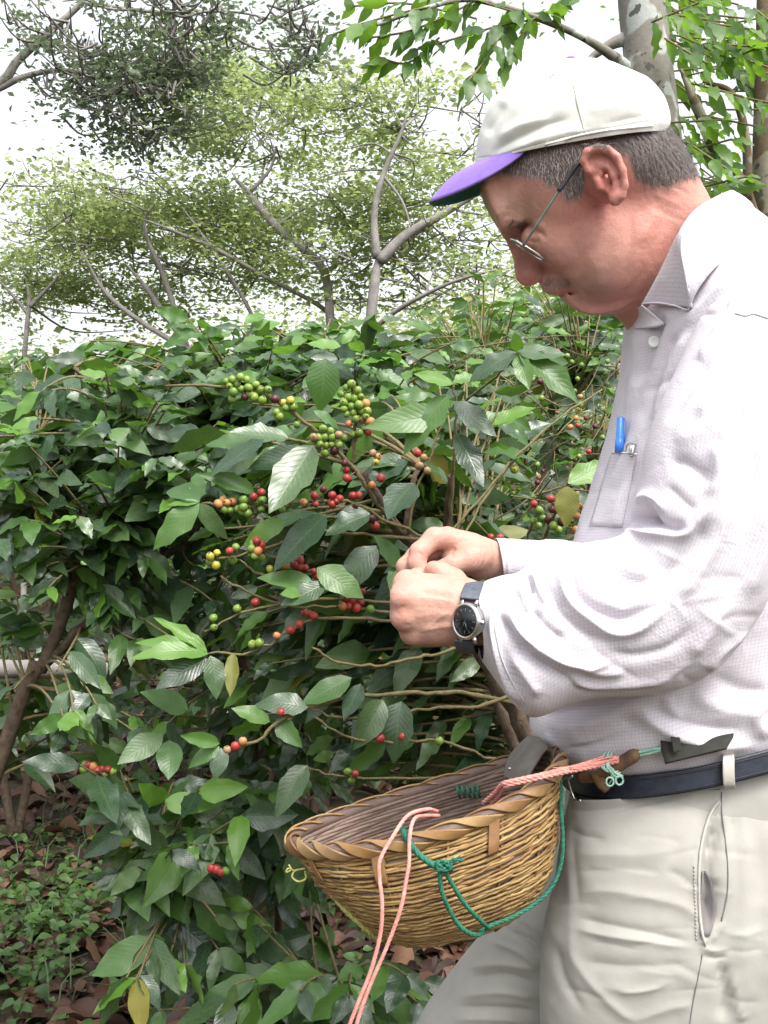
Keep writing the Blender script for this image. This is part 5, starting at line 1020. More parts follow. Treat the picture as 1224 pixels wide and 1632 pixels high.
# fallen leaves
dm, nt, b, o_ = mat('dead_leaf'); oi = nt.nodes.new('ShaderNodeObjectInfo'); at = nt.nodes.new('ShaderNodeAttribute'); at.attribute_name = 'rnd'; n = noise(nt, 14, 4); f = math_(nt, 'FRACT', math_(nt, 'ADD', oi.outputs['Random'], at.outputs['Fac'])); f = math_(nt, 'ADD', math_(nt, 'MULTIPLY', f, .75), math_(nt, 'MULTIPLY', n.outputs[0], .25))
r = ramp(nt, f, [(0, (.022, .012, .009)), (.4, (.055, .024, .014)), (.65, (.10, .045, .025)), (.88, (.17, .09, .05)), (1, (.26, .17, .11))]); nt.links.new(r.outputs[0], b.inputs['Base Color']); b.inputs['Roughness'].default_value = .6; bump(nt, b, n.outputs[0], .6, .006)
DLV = []
for s_ in range(8):
    V, Fq, uv = leaf_arrays(300+s_, 7, 4); g_ = np.random.default_rng(s_); V = V.copy(); V[:, 0] *= g_.uniform(.8, 1.4); V[:, 2] = V[:, 2]*.5+g_.uniform(1.2, 3.6)*V[:, 0]**2*g_.choice([-1, 1, 1])+g_.uniform(-.5, .5)*(V[:, 1]-.5)**2; DLV.append((V, Fq, uv, mesh_data('dead_leaf', V, Fq, dm, uv=uv, att={'rnd': np.zeros(len(V))})))
spots = []
for _ in range(9000):
    y = 1.9+11*rng.uniform()**1.5; x = (rng.uniform(-.42, .28) if rng.uniform() < .8 else rng.uniform(-.9, .9))*y*1.2-.1; spots.append((x, y))
spots.sort(key=lambda p: p[1]); dmb = MB(); cnt = 0
for x, y in spots:
    q = proj(np.array([x, y, gz(x, y)])); a = rng.uniform(0, 6.28); tl = rng.normal(0, .38, 2); nrm = np.array([tl[0], tl[1], 1.0]); z = gz(x, y)+.012+rng.uniform(0, .03); L = rng.uniform(.07, .16)
    M4 = frame(np.array([x, y, z]), np.array([math.cos(a), math.sin(a), rng.normal(0, .15)]), nrm, L); V, Fq, uv, me = DLV[int(rng.integers(8))]
    if cnt < 285 and -20 < q[0] < 560 and 1150 < q[1] < 1660:
        o = bpy.data.objects.new('dead_leaf', me); COL.objects.link(o); o.parent = ground; o.matrix_basis = Matrix(M4.tolist()); cnt += 1
    else: dmb.add(V@M4[:3, :3].T+M4[:3, 3], Fq, uv, rng.uniform())
lit = dmb.build('leaf_litter', dm, ground); lit['kind'] = 'stuff'
# low seedlings and grass between them
sb = MB(); SV, SF, SUV = leaf_arrays(9, 5, 2)
for _ in range(170):
    if rng.uniform() < .75: px, py = rng.normal(60, 95), rng.normal(1480, 70)
    else: px, py = rng.uniform(-60, 600), rng.uniform(1200, 1640)
    if py < 1190: continue
    d = (CZ-.02)*F/(py-CY); d = min(d, 7); x, y = (px-CX)/F*d, d; z0 = gz(x, y)
    for k in range(int(rng.integers(4, 9))):
        a = rng.uniform(0, 6.28); h = rng.uniform(.02, .10); p = np.array([x+rng.normal(0, .03), y+rng.normal(0, .03), z0+h]); sb.add(SV@frame(p, np.array([math.cos(a), math.sin(a), rng.normal(.05, .2)]), np.array([rng.normal(0, .3), rng.normal(-.2, .3), 1]), rng.uniform(.022, .055), 1.5)[:3, :3].T+p, SF, SUV, rng.uniform())
for _ in range(500):
    x, y = rng.uniform(-1.6, -.3), rng.uniform(2.9, 5.2); z0 = gz(x, y); a = rng.uniform(0, 6.28); h = rng.uniform(.06, .16); P = np.array([[x, y, z0], [x+.3*h*math.cos(a), y+.3*h*math.sin(a), z0+h*.7], [x+h*math.cos(a), y+h*math.sin(a), z0+h*.8]]); w = np.array([-math.sin(a), math.cos(a), 0])*.002
    sb.add(np.vstack([P-w, P+w]), np.array([[0, 3, 4, 1], [1, 4, 5, 2]]), None, rng.uniform())
gc = sb.build('ground_cover', LM['ground']); tag(gc, 'small green seedlings and grass tufts in the brown leaf litter', 'ground cover', kind='stuff')
# fallen log
lg = root('fallen_log', W(20, 1068, 2.7), 'pale grey fallen log lying behind the bush stems', 'log'); P = np.array([list(W(*p)) for p in ((-160, 1072, 3.3), (-60, 1068, 3.35), (30, 1066, 3.4), (100, 1066, 3.45), (170, 1070, 3.5))]); bq = MB(); Q = cr(P, 8); bq.tube(Q, .030+.003*np.sin(np.arange(len(Q))*.7), 12); bq.build('log', BK['grey'], lg)
# ------------------------------------------------------------------ hero coffee bush by the hands
def gp(px, d): x = (px-CX)/F*d; return (x, d, float(gz(x, d)))
def g4(px, d, r): x, y, z = gp(px, d); py = CY-(z-CZ)/d*F; return (px, py, d, r)
BR = [ # (thickness, [(px,py,d)...])
 (.0042, [(640, 850, 1.60), (590, 785, 1.56), (562, 742, 1.55), (512, 694, 1.53), (470, 662, 1.52), (430, 632, 1.52), (362, 617, 1.52), (262, 612, 1.54)]),
 (.0038, [(560, 742, 1.56), (566, 700, 1.55), (566, 650, 1.54), (560, 606, 1.54)]),
 (.0034, [(690, 862, 1.62), (620, 832, 1.57), (565, 802, 1.54), (500, 799, 1.52), (400, 806, 1.50), (318, 802, 1.49)]),
 (.0034, [(700, 862, 1.62), (600, 855, 1.57), (500, 848, 1.53), (430, 872, 1.50), (345, 892, 1.49)]),
 (.0030, [(660, 965, 1.62), (560, 955, 1.56), (480, 958, 1.53), (400, 972, 1.50), (325, 1006, 1.49)]),
 (.0030, [(660, 986, 1.62), (600, 972, 1.57), (520, 968, 1.54), (440, 962, 1.52), (370, 930, 1.51), (350, 918, 1.51)]),
 (.0034, [(740, 1040, 1.63), (640, 996, 1.58), (560, 984, 1.54), (490, 990, 1.51), (440, 1020, 1.49), (400, 1037, 1.48), (330, 1041, 1.47)]),
 (.0034, [(820, 1010, 1.65), (710, 1038, 1.60), (660, 1050, 1.57), (600, 1060, 1.54), (540, 1056, 1.52), (500, 1030, 1.51)]),
 (.0044, [(830, 1122, 1.64), (750, 1106, 1.58), (680, 1103, 1.54), (580, 1110, 1.50), (490, 1128, 1.47), (450, 1146, 1.45), (410, 1180, 1.44), (366, 1196, 1.43)]),
 (.0034, [(830, 1100, 1.64), (760, 1125, 1.58), (680, 1129, 1.55), (600, 1141, 1.52), (540, 1145, 1.49), (490, 1128, 1.47)]),
 (.0030, [(850, 1235, 1.64), (790, 1210, 1.58), (700, 1181, 1.54), (640, 1182, 1.51), (560, 1176, 1.49), (500, 1142, 1.475)]),
 (.0026, [(760, 1240, 1.66), (600, 1240, 1.6), (530, 1235, 1.58), (490, 1222, 1.57)]),
 (.0034, [(712, 870, 1.64), (720, 790, 1.6), (724, 720, 1.57), (726, 650, 1.55), (722, 610, 1.54)]),
 (.0028, [(650, 850, 1.6), (665, 780, 1.6), (690, 720, 1.6), (706, 670, 1.6)]),
 (.0028, [(700, 870, 1.66), (760, 800, 1.7), (830, 720, 1.74), (900, 660, 1.8), (960, 620, 1.85)]),
 (.0026, [(730, 870, 1.66), (790, 770, 1.72), (850, 700, 1.78)]),
 (.0030, [(560, 930, 1.58), (500, 912, 1.54), (450, 892, 1.52), (420, 880, 1.52)]),
 (.0030, [(520, 925, 1.56), (450, 928, 1.53), (400, 905, 1.51), (380, 892, 1.51)]),
 (.0034, [(820, 1000, 1.7), (850, 900, 1.6), (880, 830, 1.52), (905, 770, 1.48), (912, 735, 1.47)]),
 (.0030, [(860, 990, 1.7), (840, 880, 1.6), (850, 830, 1.55), (865, 805, 1.53)]),
 (.0026, [(740, 640, 1.62), (790, 600, 1.55), (815, 575, 1.5), (826, 560, 1.48)]),
]
CHS = """370,605g 383,601g 393,605g 366,615g 372,625g 385,620g 396,618g 408,613g 415,621g 427,621g 405,633g 370,636g 418,638g 390,632d 361,608g 398,628g 378,612g
452,642y 463,638y 468,649g 441,657g 446,664g 438,636d 473,677g 456,650g
545,628g 552,618g 560,612g 570,622g 555,633g 565,635g 575,632g 548,642g 560,648g 572,645g 583,643o 552,660g 563,657g 575,655g 585,655g 577,668t 567,668g 590,672o 556,675o 580,682g 587,688r 573,690g 562,692g 548,652g 583,664g
515,683g 527,687g 500,697t 508,698g 517,697g 529,697g 540,693t 548,698g 537,703g 520,710g 528,708g 518,722g 533,718d 540,709g 510,708g 497,706g
594,722t 602,728o 599,737y 552,749r 553,762r 607,762r 593,773o 549,738d
348,803o 355,796o 362,801o 371,799o 404,792r 417,785r 378,811g 388,808g 410,801g 418,797g 416,811g 358,812g 366,813g 386,816g 395,818g 447,787r 455,789o 443,803d 454,802o 450,812g 484,801o 503,803r 501,790r 515,780d 529,789r 541,795r 529,803r 536,799r 563,790r 572,789r 592,827d 598,838r 388,797g
335,887y 346,881y 334,895g 344,901y 366,878r 376,872g 371,893g 401,874g 409,862r 416,868r 411,878o 406,886g 417,888g 418,878r 403,866g
430,907y 450,916r 445,902t 467,923r 478,893r 478,903r 487,905r 500,911r 506,918r 455,900o 470,900r
407,960r 378,970g 340,985g 341,1000g 552,947r 560,944r 570,946r 577,943r 551,955r 560,958r 574,961r 546,966o 568,969r 590,971g 492,978r 500,981r 485,976r 463,1004r 477,995r 441,1013o 402,1027g 413,1025g 555,966r
448,1135r 387,1181o 375,1189r 362,1195t 611,1142y 636,1126o 641,1174r 606,1177r 566,1233r 554,1230g 700,1181g 560,1244g
135,1218g 134,1226g 140,1220r 148,1222o 155,1228r 163,1226r 172,1227r 180,1230g 168,1234g
851,803r 878,795r 859,813g 880,812d 896,815r 903,823o 918,822o 895,832d 918,845o 865,826g 850,830g 875,828d 858,838g 882,838g 890,845g 926,806o
782,856r 797,857r 675,730t 669,742t 681,750t 665,722r 820,748y 345,1386r 352,1390r 337,1384r 360,1388g 566,1398r"""
BRP = [cr(np.array([list(Wn(*p)) for p in L]), 5) for _, L in BR]; BRQ = np.vstack(BRP); BRS = proj(BRQ)
def hero_main(rt, LS, tw):
    for (r, L), P in zip(BR, BRP):
        P = P+rng.normal(0, .0012, P.shape); nn_ = len(P); R = np.linspace(r*.8, r*.45, nn_)*(1+.25*(np.arange(nn_) % 4 == 0)); b = MB(); b.tube(P, R, 7); b.build('branch', BK['twig'], rt)
    for tkn in CHS.split():
        x, y = tkn[:-1].split(','); x, y = float(x), float(y); dq = np.hypot(BRS[:, 0]-x, BRS[:, 1]-y); k = int(np.argmin(dq)); d = BRQ[k, 1]-rng.uniform(.002, .010) if dq[k] < 60 else 1.75
        if x < 200: d = 2.0
        cherry(rt, x, y, d, tkn[-1], .0059*d/1.5)
        if dq[k] < 60: tw.tube(np.array([BRQ[k], list(W(x, y, d))]), .0009, 4, caps=False)
    # leaves one can single out in the photo: (base, tip, depth at base, at tip, colour, width, facing)
    H = [((545, 548), (566, 522), 1.5, 1.5, 'bright', 1.0), ((543, 552), (492, 545), 1.5, 1.5, 'bright', 1.0), ((520, 572), (505, 645), 1.46, 1.44, 'mid', 1.5), ((500, 655), (545, 672), 1.46, 1.46, 'mid', .9),
         ((722, 612), (662, 597), 1.5, 1.48, 'bright', 1.0), ((722, 610), (758, 590), 1.5, 1.5, 'bright', 1.1), ((715, 630), (640, 700), 1.5, 1.46, 'mid', 1.0), ((725, 640), (668, 668), 1.5, 1.5, 'mid', 1.0), ((725, 640), (790, 690), 1.5, 1.46, 'dark', 1.0), ((728, 690), (772, 770), 1.5, 1.46, 'dark', 1.0), ((715, 660), (590, 672), 1.5, 1.46, 'mid', .8),
         ((824, 562), (748, 588), 1.46, 1.44, 'dark', 1.0), ((824, 560), (822, 532), 1.46, 1.44, 'bright', 1.3), ((826, 560), (900, 565), 1.46, 1.44, 'dark', 1.0), ((826, 562), (925, 625), 1.46, 1.42, 'mid', .8), ((828, 560), (910, 575), 1.46, 1.5, 'mid', .9), ((824, 566), (842, 610), 1.46, 1.42, 'mid', 1.0),
         ((905, 775), (900, 835), 1.44, 1.42, 'yellow', 1.3), ((905, 770), (968, 735), 1.44, 1.46, 'bright', 1.1), ((912, 790), (960, 800), 1.44, 1.44, 'dark', 1.0),
         ((318, 802), (240, 862), 1.47, 1.44, 'mid', 1.0), ((318, 800), (262, 758), 1.47, 1.5, 'mid', 1.2), ((318, 800), (265, 800), 1.47, 1.46, 'bright', .6), ((320, 802), (352, 860), 1.47, 1.46, 'dark', 1.0), ((318, 796), (308, 742), 1.48, 1.5, 'mid', 1.1),
         ((420, 700), (335, 748), 1.5, 1.46, 'dark', 1.0), ((500, 710), (430, 812), 1.5, 1.44, 'dark', 1.1), ((405, 785), (332, 745), 1.5, 1.46, 'mid', .7), ((490, 715), (398, 748), 1.5, 1.5, 'dark', .8), ((520, 820), (432, 895), 1.5, 1.46, 'dark', 1.1), ((455, 830), (388, 862), 1.5, 1.48, 'bright', .9),
         ((660, 770), (615, 820), 1.5, 1.46, 'dark', 1.5), ((640, 905), (600, 855), 1.53, 1.5, 'mid', 1.0), ((590, 820), (520, 840), 1.53, 1.5, 'dark', 1.2), ((600, 870), (540, 935), 1.54, 1.5, 'dark', 1.1), ((505, 905), (578, 945), 1.5, 1.48, 'mid', 1.2), ((520, 930), (450, 960), 1.49, 1.46, 'dark', 1.0), ((480, 945), (448, 945), 1.48, 1.46, 'bright', 1.3), ((500, 930), (415, 912), 1.5, 1.48, 'mid', .9), ((630, 900), (655, 970), 1.53, 1.5, 'mid', 1.4),
         ((330, 1040), (228, 1005), 1.45, 1.42, 'bright', .6), ((332, 1042), (226, 1018), 1.45, 1.4, 'bright', .65), ((330, 1038), (250, 975), 1.45, 1.45, 'bright', .5), ((335, 1045), (350, 1110), 1.45, 1.43, 'dark', 1.2), ((330, 1050), (250, 1095), 1.45, 1.42, 'dark', 1.0), ((372, 1040), (366, 1108), 1.46, 1.44, 'yellow', .8),
         ((560, 1080), (482, 1118), 1.49, 1.46, 'mid', 1.1), ((575, 1090), (548, 1142), 1.49, 1.46, 'dark', 1.2), ((490, 1128), (412, 1108), 1.46, 1.44, 'dark', 1.1), ((610, 1115), (570, 1185), 1.51, 1.47, 'dark', 1.2), ((640, 1118), (620, 1205), 1.52, 1.48, 'dark', 1.3), ((430, 1150), (375, 1125), 1.45, 1.43, 'mid', 1.1), ((350, 1185), (290, 1172), 1.42, 1.39, 'mid', .8), ((350, 1190), (300, 1215), 1.42, 1.4, 'mid', 1.0), ((352, 1192), (345, 1240), 1.42, 1.4, 'dark', 1.3), ((440, 1145), (478, 1190), 1.46, 1.44, 'mid', 1.1), ((490, 1220), (435, 1285), 1.55, 1.5, 'dark', 1.1),
         ((300, 1130), (235, 1100), 1.5, 1.46, 'mid', 1.1), ((260, 1170), (190, 1215), 1.5, 1.46, 'mid', 1.1), ((270, 1180), (268, 1240), 1.5, 1.46, 'mid', 1.4)]
    for a, c, da, dc, mk_, wf in H:
        A, B = Wn(*a, da), Wn(*c, dc); L = np.linalg.norm(B-A); n = np.array([rng.normal(0, .25), -1.0, .75+rng.normal(0, .2)]); LS.add(A, B-A, n, L*1.04, mk_, wf*rng.uniform(.92, 1.05), pri=1)
main_stem = [[g4(880, 1.72, .016), (868, 1400, 1.70, .015), (842, 1190, 1.67, .0135), (795, 1090, 1.65, .0125), (745, 1000, 1.64, .0115), (690, 900, 1.63, .0105), (640, 850, 1.61, .009), (596, 785, 1.57, .0075), (562, 742, 1.56, .005)],
             [(880, 1500, 1.73, .013), (862, 1300, 1.72, .012), (800, 1130, 1.72, .011), (760, 980, 1.72, .010), (716, 860, 1.66, .008), (722, 760, 1.6, .005)],
             [(700, 905, 1.64, .007), (655, 850, 1.62, .006), (652, 800, 1.62, .005), (668, 740, 1.64, .004)]]
bush('coffee_bush', 'coffee bush heavy with red and green cherries in front of the hands', W(880, 1500, 1.73), main_stem,
     [(700, 700, 1.75, 2.3, 170, 120, 32), (560, 860, 1.75, 2.3, 220, 120, 62), (520, 1060, 1.75, 2.3, 240, 110, 66), (620, 1180, 1.75, 2.4, 200, 60, 26), (400, 760, 1.75, 2.3, 130, 120, 26), (720, 640, 1.8, 2.3, 150, 70, 12), (760, 980, 1.8, 2.3, 90, 120, 14), (830, 1190, 1.8, 2.2, 70, 60, 8)], .09, hero=hero_main, nmax=290)
LU = 'coffee bush of large dark drooping leaves '
bush('coffee_bush', LU+'on bare forked brown stems beside the fallen log', Wn(20, 1400, 2.2),
     [[g4(-220, 2.15, .018), (22, 1150, 2.1, .015), (70, 1060, 2.1, .013), (108, 960, 2.1, .012), (108, 930, 2.1, .011), (96, 880, 2.12, .010), (70, 780, 2.15, .008), (60, 700, 2.2, .006)], [(62, 1070, 2.1, .010), (130, 1000, 2.1, .009), (185, 955, 2.12, .009), (240, 900, 2.15, .0085), (300, 862, 2.2, .008), (330, 850, 2.25, .006)],
      [(112, 935, 2.1, .008), (165, 890, 2.08, .007), (200, 850, 2.08, .006), (230, 800, 2.1, .005)], [(230, 800, 2.1, .006), (200, 740, 2.1, .006), (178, 680, 2.12, .005), (158, 625, 2.15, .005), (118, 585, 2.2, .004)], [(262, 1000, 2.3, .008), (262, 900, 2.3, .007), (250, 800, 2.3, .006)]],
     [(90, 760, 1.85, 2.6, 150, 150, 84), (260, 680, 1.85, 2.6, 170, 120, 78), (120, 950, 1.9, 2.6, 170, 130, 34), (60, 1120, 1.8, 2.5, 110, 60, 14), (260, 900, 1.95, 2.6, 120, 110, 24), (170, 1160, 1.8, 2.2, 90, 50, 6), (120, 620, 2.0, 2.7, 130, 60, 18)], .092, nmax=290)
bush('coffee_bush', LU+'crowding up in front of the tree trunks', Wn(430, 1500, 2.5),
     [[g4(420, 2.5, .018), (415, 1300, 2.5, .016), (400, 1100, 2.48, .014), (350, 900, 2.45, .011), (380, 750, 2.45, .008), (400, 620, 2.5, .005)], [g4(440, 2.5, .016), (445, 1300, 2.5, .015), (520, 1050, 2.5, .012), (560, 850, 2.5, .009), (560, 640, 2.55, .006), (520, 570, 2.6, .004)]],
     [(390, 640, 2.1, 2.8, 190, 85, 92), (560, 600, 2.2, 2.9, 150, 70, 64), (165, 560, 2.2, 2.7, 50, 22, 8, 'mid'), (300, 530, 2.2, 2.7, 30, 25, 6, 'mid'), (400, 520, 2.2, 2.9, 40, 26, 8), (520, 525, 2.2, 2.9, 40, 28, 8, 'mid'), (620, 530, 2.4, 3, 40, 35, 8), (330, 1080, 2.1, 2.8, 180, 140, 40), (520, 900, 2.4, 2.9, 200, 200, 30), (700, 600, 2.3, 3.0, 120, 70, 20), (200, 600, 2.3, 2.9, 140, 60, 22), (460, 570, 2.2, 2.9, 260, 26, 14, 'mid'), (480, 1180, 2.2, 2.8, 150, 80, 22)], .095, nmax=290)
bush('coffee_bush', 'low coffee bush spreading glossy leaves over the leaf litter under the basket', Wn(440, 1560, 2.0),
     [[g4(400, 2.3, .013), (400, 1500, 2.25, .010), (395, 1350, 2.2, .008), (410, 1250, 2.2, .006)], [g4(430, 2.3, .013), (445, 1450, 2.2, .010), (420, 1300, 2.2, .008), (435, 1230, 2.25, .006)], [g4(480, 2.3, .012), (500, 1620, 2.0, .009), (540, 1560, 1.95, .006)], [(400, 1500, 2.25, .006), (330, 1440, 2.1, .005), (250, 1400, 2.0, .004)]],
     [(240, 1400, 1.75, 2.1, 60, 50, 5), (330, 1330, 1.8, 2.3, 90, 60, 9), (290, 1530, 1.75, 2.2, 110, 60, 12), (430, 1480, 1.8, 2.3, 90, 80, 13), (480, 1590, 1.7, 2.2, 130, 50, 14), (590, 1570, 1.7, 2.2, 90, 60, 12), (340, 1270, 1.9, 2.4, 130, 50, 12), (440, 1350, 2.1, 2.5, 60, 100, 12), (190, 1250, 1.75, 2.1, 110, 40, 9), (300, 1300, 1.8, 2.2, 90, 50, 8), (380, 1600, 1.8, 2.2, 140, 40, 9)], .115, droop=.7, face=.9, bright=.06)
def hero_tangle(rt, LS, tw):
    for _ in range(80):
        x, y, d = rng.uniform(740, 1010), rng.uniform(540, 870), rng.uniform(2.3, 3.0); a = rng.normal(.75, .55); l = rng.uniform(30, 130)
        P = np.array([list(W(x-l*math.cos(a), y+l*math.sin(a), d)), list(W(x+rng.normal(0, 9), y+rng.normal(0, 9), d-.03)), list(W(x+l*math.cos(a), y-l*math.sin(a), d+rng.normal(0, .1)))]); tw.tube(cr(P, 5), np.linspace(.0035, .0012, 11)*rng.uniform(.4, .9), 4, caps=False)
    for _ in range(70):
        x, y = rng.uniform(790, 1000), rng.uniform(560, 790); cherry(rt, x, y, rng.uniform(2.3, 2.8), 'ggggrdot'[int(rng.integers(8))], .0066)
bush('coffee_bush', 'thin twiggy coffee bush with sparse leaves seen behind the shirt front', Wn(880, 1300, 2.9),
     [[g4(860, 2.9, .014), (850, 1100, 2.9, .012), (840, 860, 2.9, .010), (880, 720, 2.95, .007), (930, 600, 3.0, .005)], [g4(880, 2.9, .014), (900, 1000, 2.9, .010), (930, 820, 2.9, .007), (960, 700, 3.0, .005)], [(850, 900, 2.9, .008), (780, 760, 2.9, .006), (760, 620, 3.0, .004)]],
     [(880, 540, 2.6, 3.3, 130, 90, 30), (870, 700, 2.7, 3.6, 130, 120, 34), (960, 660, 2.7, 3.4, 60, 120, 14), (770, 820, 2.5, 3.2, 120, 60, 20), (850, 470, 2.9, 3.6, 120, 38, 34), (720, 500, 3.0, 3.8, 110, 30, 18, 'mid'), (760, 560, 2.7, 3.4, 100, 60, 18)], .085, pairs=(2, 5), hero=hero_tangle)
# bushes standing further up the slope
far = [(-0.9, 5.0, 'far coffee bush at the edge of the picture under the umbrella canopy', 110), (-2.0, 6.2, 'far coffee bush paler with distance on the slope', 90), (.2, 5.6, 'far coffee bush between the two forked trunks', 110), (1.3, 4.6, 'far coffee bush behind the man showing past his sleeve', 110), (-.35, 4.2, 'far coffee bush just behind the front row of leaves', 110), (.75, 4.0, 'far coffee bush seen under the bowed face', 110), (-1.5, 4.4, 'far coffee bush above the fallen log', 110)]
for i_, (x, y, lb, n_b) in enumerate(far):
    z0 = float(gz(x, y)); topz = CZ+(CY-[575, 560, 520, 470, 545, 490, 590, 560][i_])/F*y
    stx = []
    for k in range(3):
        a = rng.uniform(0, 6.28); px0 = CX+x/y*F; H_ = topz-z0; pts = []
        for s in (0, .35, .7, .95): X_, Y_, Z_ = x+math.cos(a)*.35*s, y+math.sin(a)*.35*s, z0+H_*s; pts.append((CX+X_/Y_*F, CY-(Z_-CZ)/Y_*F, Y_, .02*(1-s*.75)))
        stx.append(pts)
    pc_ = CX+x/y*F; rx = .75/y*F; ytop, ybot = CY-(topz-CZ)/y*F, CY-(z0+.3-CZ)/y*F
    bush('coffee_bush', lb, (x, y, z0), stx, [(pc_, (ytop+ybot)/2, y-.6, y+.6, rx, (ybot-ytop)/2, n_b), (pc_, ytop+25, y-.4, y+.4, rx*.8, 30, n_b//3, 'mid')], .14, nmax=60 if y > 4.5 else 120, group='coffee bushes up the slope', pairs=(3, 6), twl=(.25, .4))
# ------------------------------------------------------------------ shade trees
def kites(b, P, size, g, flat=.5, tilt=.6):
    n = len(P); d = g.normal(0, 1, (n, 3)); d[:, 2] *= .35; d /= np.linalg.norm(d, axis=1)[:, None]; nn = g.normal(0, tilt, (n, 3))+np.array([0, 0, 1]); s = np.cross(d, nn); s /= np.linalg.norm(s, axis=1)[:, None]+1e-9
    L = size*g.uniform(.6, 1.3, n)[:, None]; w = L*g.uniform(.22, .34, n)[:, None]; z = np.cross(s, d)
    V = np.stack([P, P+d*L*.45+s*w+z*L*.06, P+d*L-z*L*.10, P+d*L*.45-s*w+z*L*.06], 1).reshape(-1, 3); k = np.arange(n)[:, None]*4; b.add(V, np.vstack([k+np.array([0, 1, 2]), k+np.array([0, 2, 3])]), None, np.repeat(g.uniform(0, 1, n), 4))
def tree(name, label, trunks, crowns, bark='grey', leaf='canopy', size=.075, seed=1, group=None, twigs=True, sub=75, clump=.28, thin=.5, dens=.74, tl=1.6, back=.7, gapf=1.9, d_scale=True):
    g = np.random.default_rng(seed); t0 = trunks[0][0]; x, y = (t0[0]-CX)/F*t0[2], t0[2]; rt = root(name, (x, y, float(gz(x, y))), label, 'tree', group); pts = []
    for i_, st in enumerate(trunks):
        P = np.array([list(Wn(*q[:3])) for q in st]); r = [q[3]*(.72 if d_scale else 1) for q in st]; r = r[:-1]+[min(r[-1], .006 if i_ or len(trunks) > 1 and d_scale else r[-1])]
        if i_ == 0: P = np.vstack([[x, y, float(gz(x, y))-.1], P]); r = [r[0]*1.15]+r
        Q = cr(P, 8); R = np.interp(np.linspace(0, 1, len(Q)), np.linspace(0, 1, len(r)), r); Q = Q+fbm(Q, 3, seed, 2)[:, None]*R[:, None]*.25; b = MB(); b.tube(Q, R, 10 if R[0] > .04 else 7); b.build('trunk' if i_ == 0 else 'limb', BK[bark], rt); pts.append(Q)
    SP = np.vstack(pts); b = MB(); tb = MB()
    for c in crowns:
        px, py, d, rx, ry, rd, n = c[:7]; n = int(n*dens); k = max(3, int(n/sub)); u = g.normal(0, 1, (k, 3)); u /= np.linalg.norm(u, axis=1)[:, None]; rr = g.uniform(0, 1, k)**(1/2.4)
        C = Wn(px, py, d+back)+u*rr[:, None]*np.array([rx*d/F, rd, ry*d/F]); wts = g.dirichlet(np.ones(k)*2.0); 
        for j in range(k):
            m = int(n*wts[j])+2; cs = clump*g.uniform(.5, 1.5); ra = g.uniform(0, 6.28, m); rq = np.sqrt(g.uniform(0, 1, m))*cs*2.0*(1+.35*np.sin(ra*3+j)); P = C[j]+np.stack([np.cos(ra)*rq, np.sin(ra)*rq, g.normal(0, cs*.16*thin*2, m)-.13*rq**2/cs], 1)
            P = P[fbm(P*np.array([1, 1, 1.9]), gapf, seed, 2) > -.10]
            if not len(P): continue
            kites(b, P, size*.68, g)
            if twigs:
                dA = np.linalg.norm((SP-C[j])*[1, 1, 1.3], axis=1)+np.where(SP[:, 2] > C[j, 2]+.1, 1.5, 0)+g.uniform(0, .5, len(SP)); A = SP[np.argmin(dA)]; SP = np.vstack([SP, (A+C[j])/2]); Q = np.array([A, (A+C[j])/2+g.normal(0, .06, 3)*np.linalg.norm(C[j]-A)+[0, 0, -.05], C[j]]); Lq = np.linalg.norm(C[j]-A)
                if Lq < tl: tb.tube(cr(Q, 4), np.linspace(.006+.005*Lq, .003, 9), 4, caps=False)
    cr_ = b.build('crown', LM[leaf], rt, smooth=False); cr_['kind'] = 'stuff'
    if tb.V: tb.build('twigs', BK[bark], rt)['kind'] = 'stuff'
    return rt
GT = 'shade trees over the coffee'
tree('shade_tree', 'forked shade tree with dark slender upright limb in the middle of the sky', [[(575, 620, 8, .065), (588, 530, 8, .058), (600, 440, 8, .052), (604, 400, 8, .048)], [(602, 410, 8, .05), (596, 340, 8, .035), (610, 280, 8, .03), (638, 215, 8, .02), (650, 180, 8, .012)], [(606, 415, 8, .06), (650, 372, 8, .05), (700, 345, 8, .04), (755, 312, 8, .03), (820, 280, 8, .02)], [(610, 280, 8, .018), (640, 320, 8, .014), (655, 360, 7.9, .01)], [(588, 530, 8, .03), (640, 490, 7.8, .025), (720, 450, 7.6, .018), (790, 430, 7.5, .012)], [(640, 260, 8, .012), (600, 230, 8, .01), (560, 235, 8, .008)]],
     [(640, 190, 8.2, 90, 55, .9, 2600), (740, 200, 8.2, 90, 60, .9, 3000), (560, 160, 8.2, 80, 45, .8, 2600), (700, 290, 8, 110, 40, .8, 3000), (520, 330, 8.3, 90, 45, .9, 2600), (700, 380, 8, 130, 45, 1, 3600), (600, 340, 8, 80, 60, .6, 1200), (740, 440, 7.8, 110, 40, .9, 2400), (520, 410, 8.3, 110, 40, .9, 3000), (840, 360, 8.2, 100, 80, .9, 3000), (480, 180, 8.2, 70, 55, .8, 1900), (600, 470, 8.4, 120, 30, .8, 1700)], 'grey', 'canopy', .085, 11, GT)
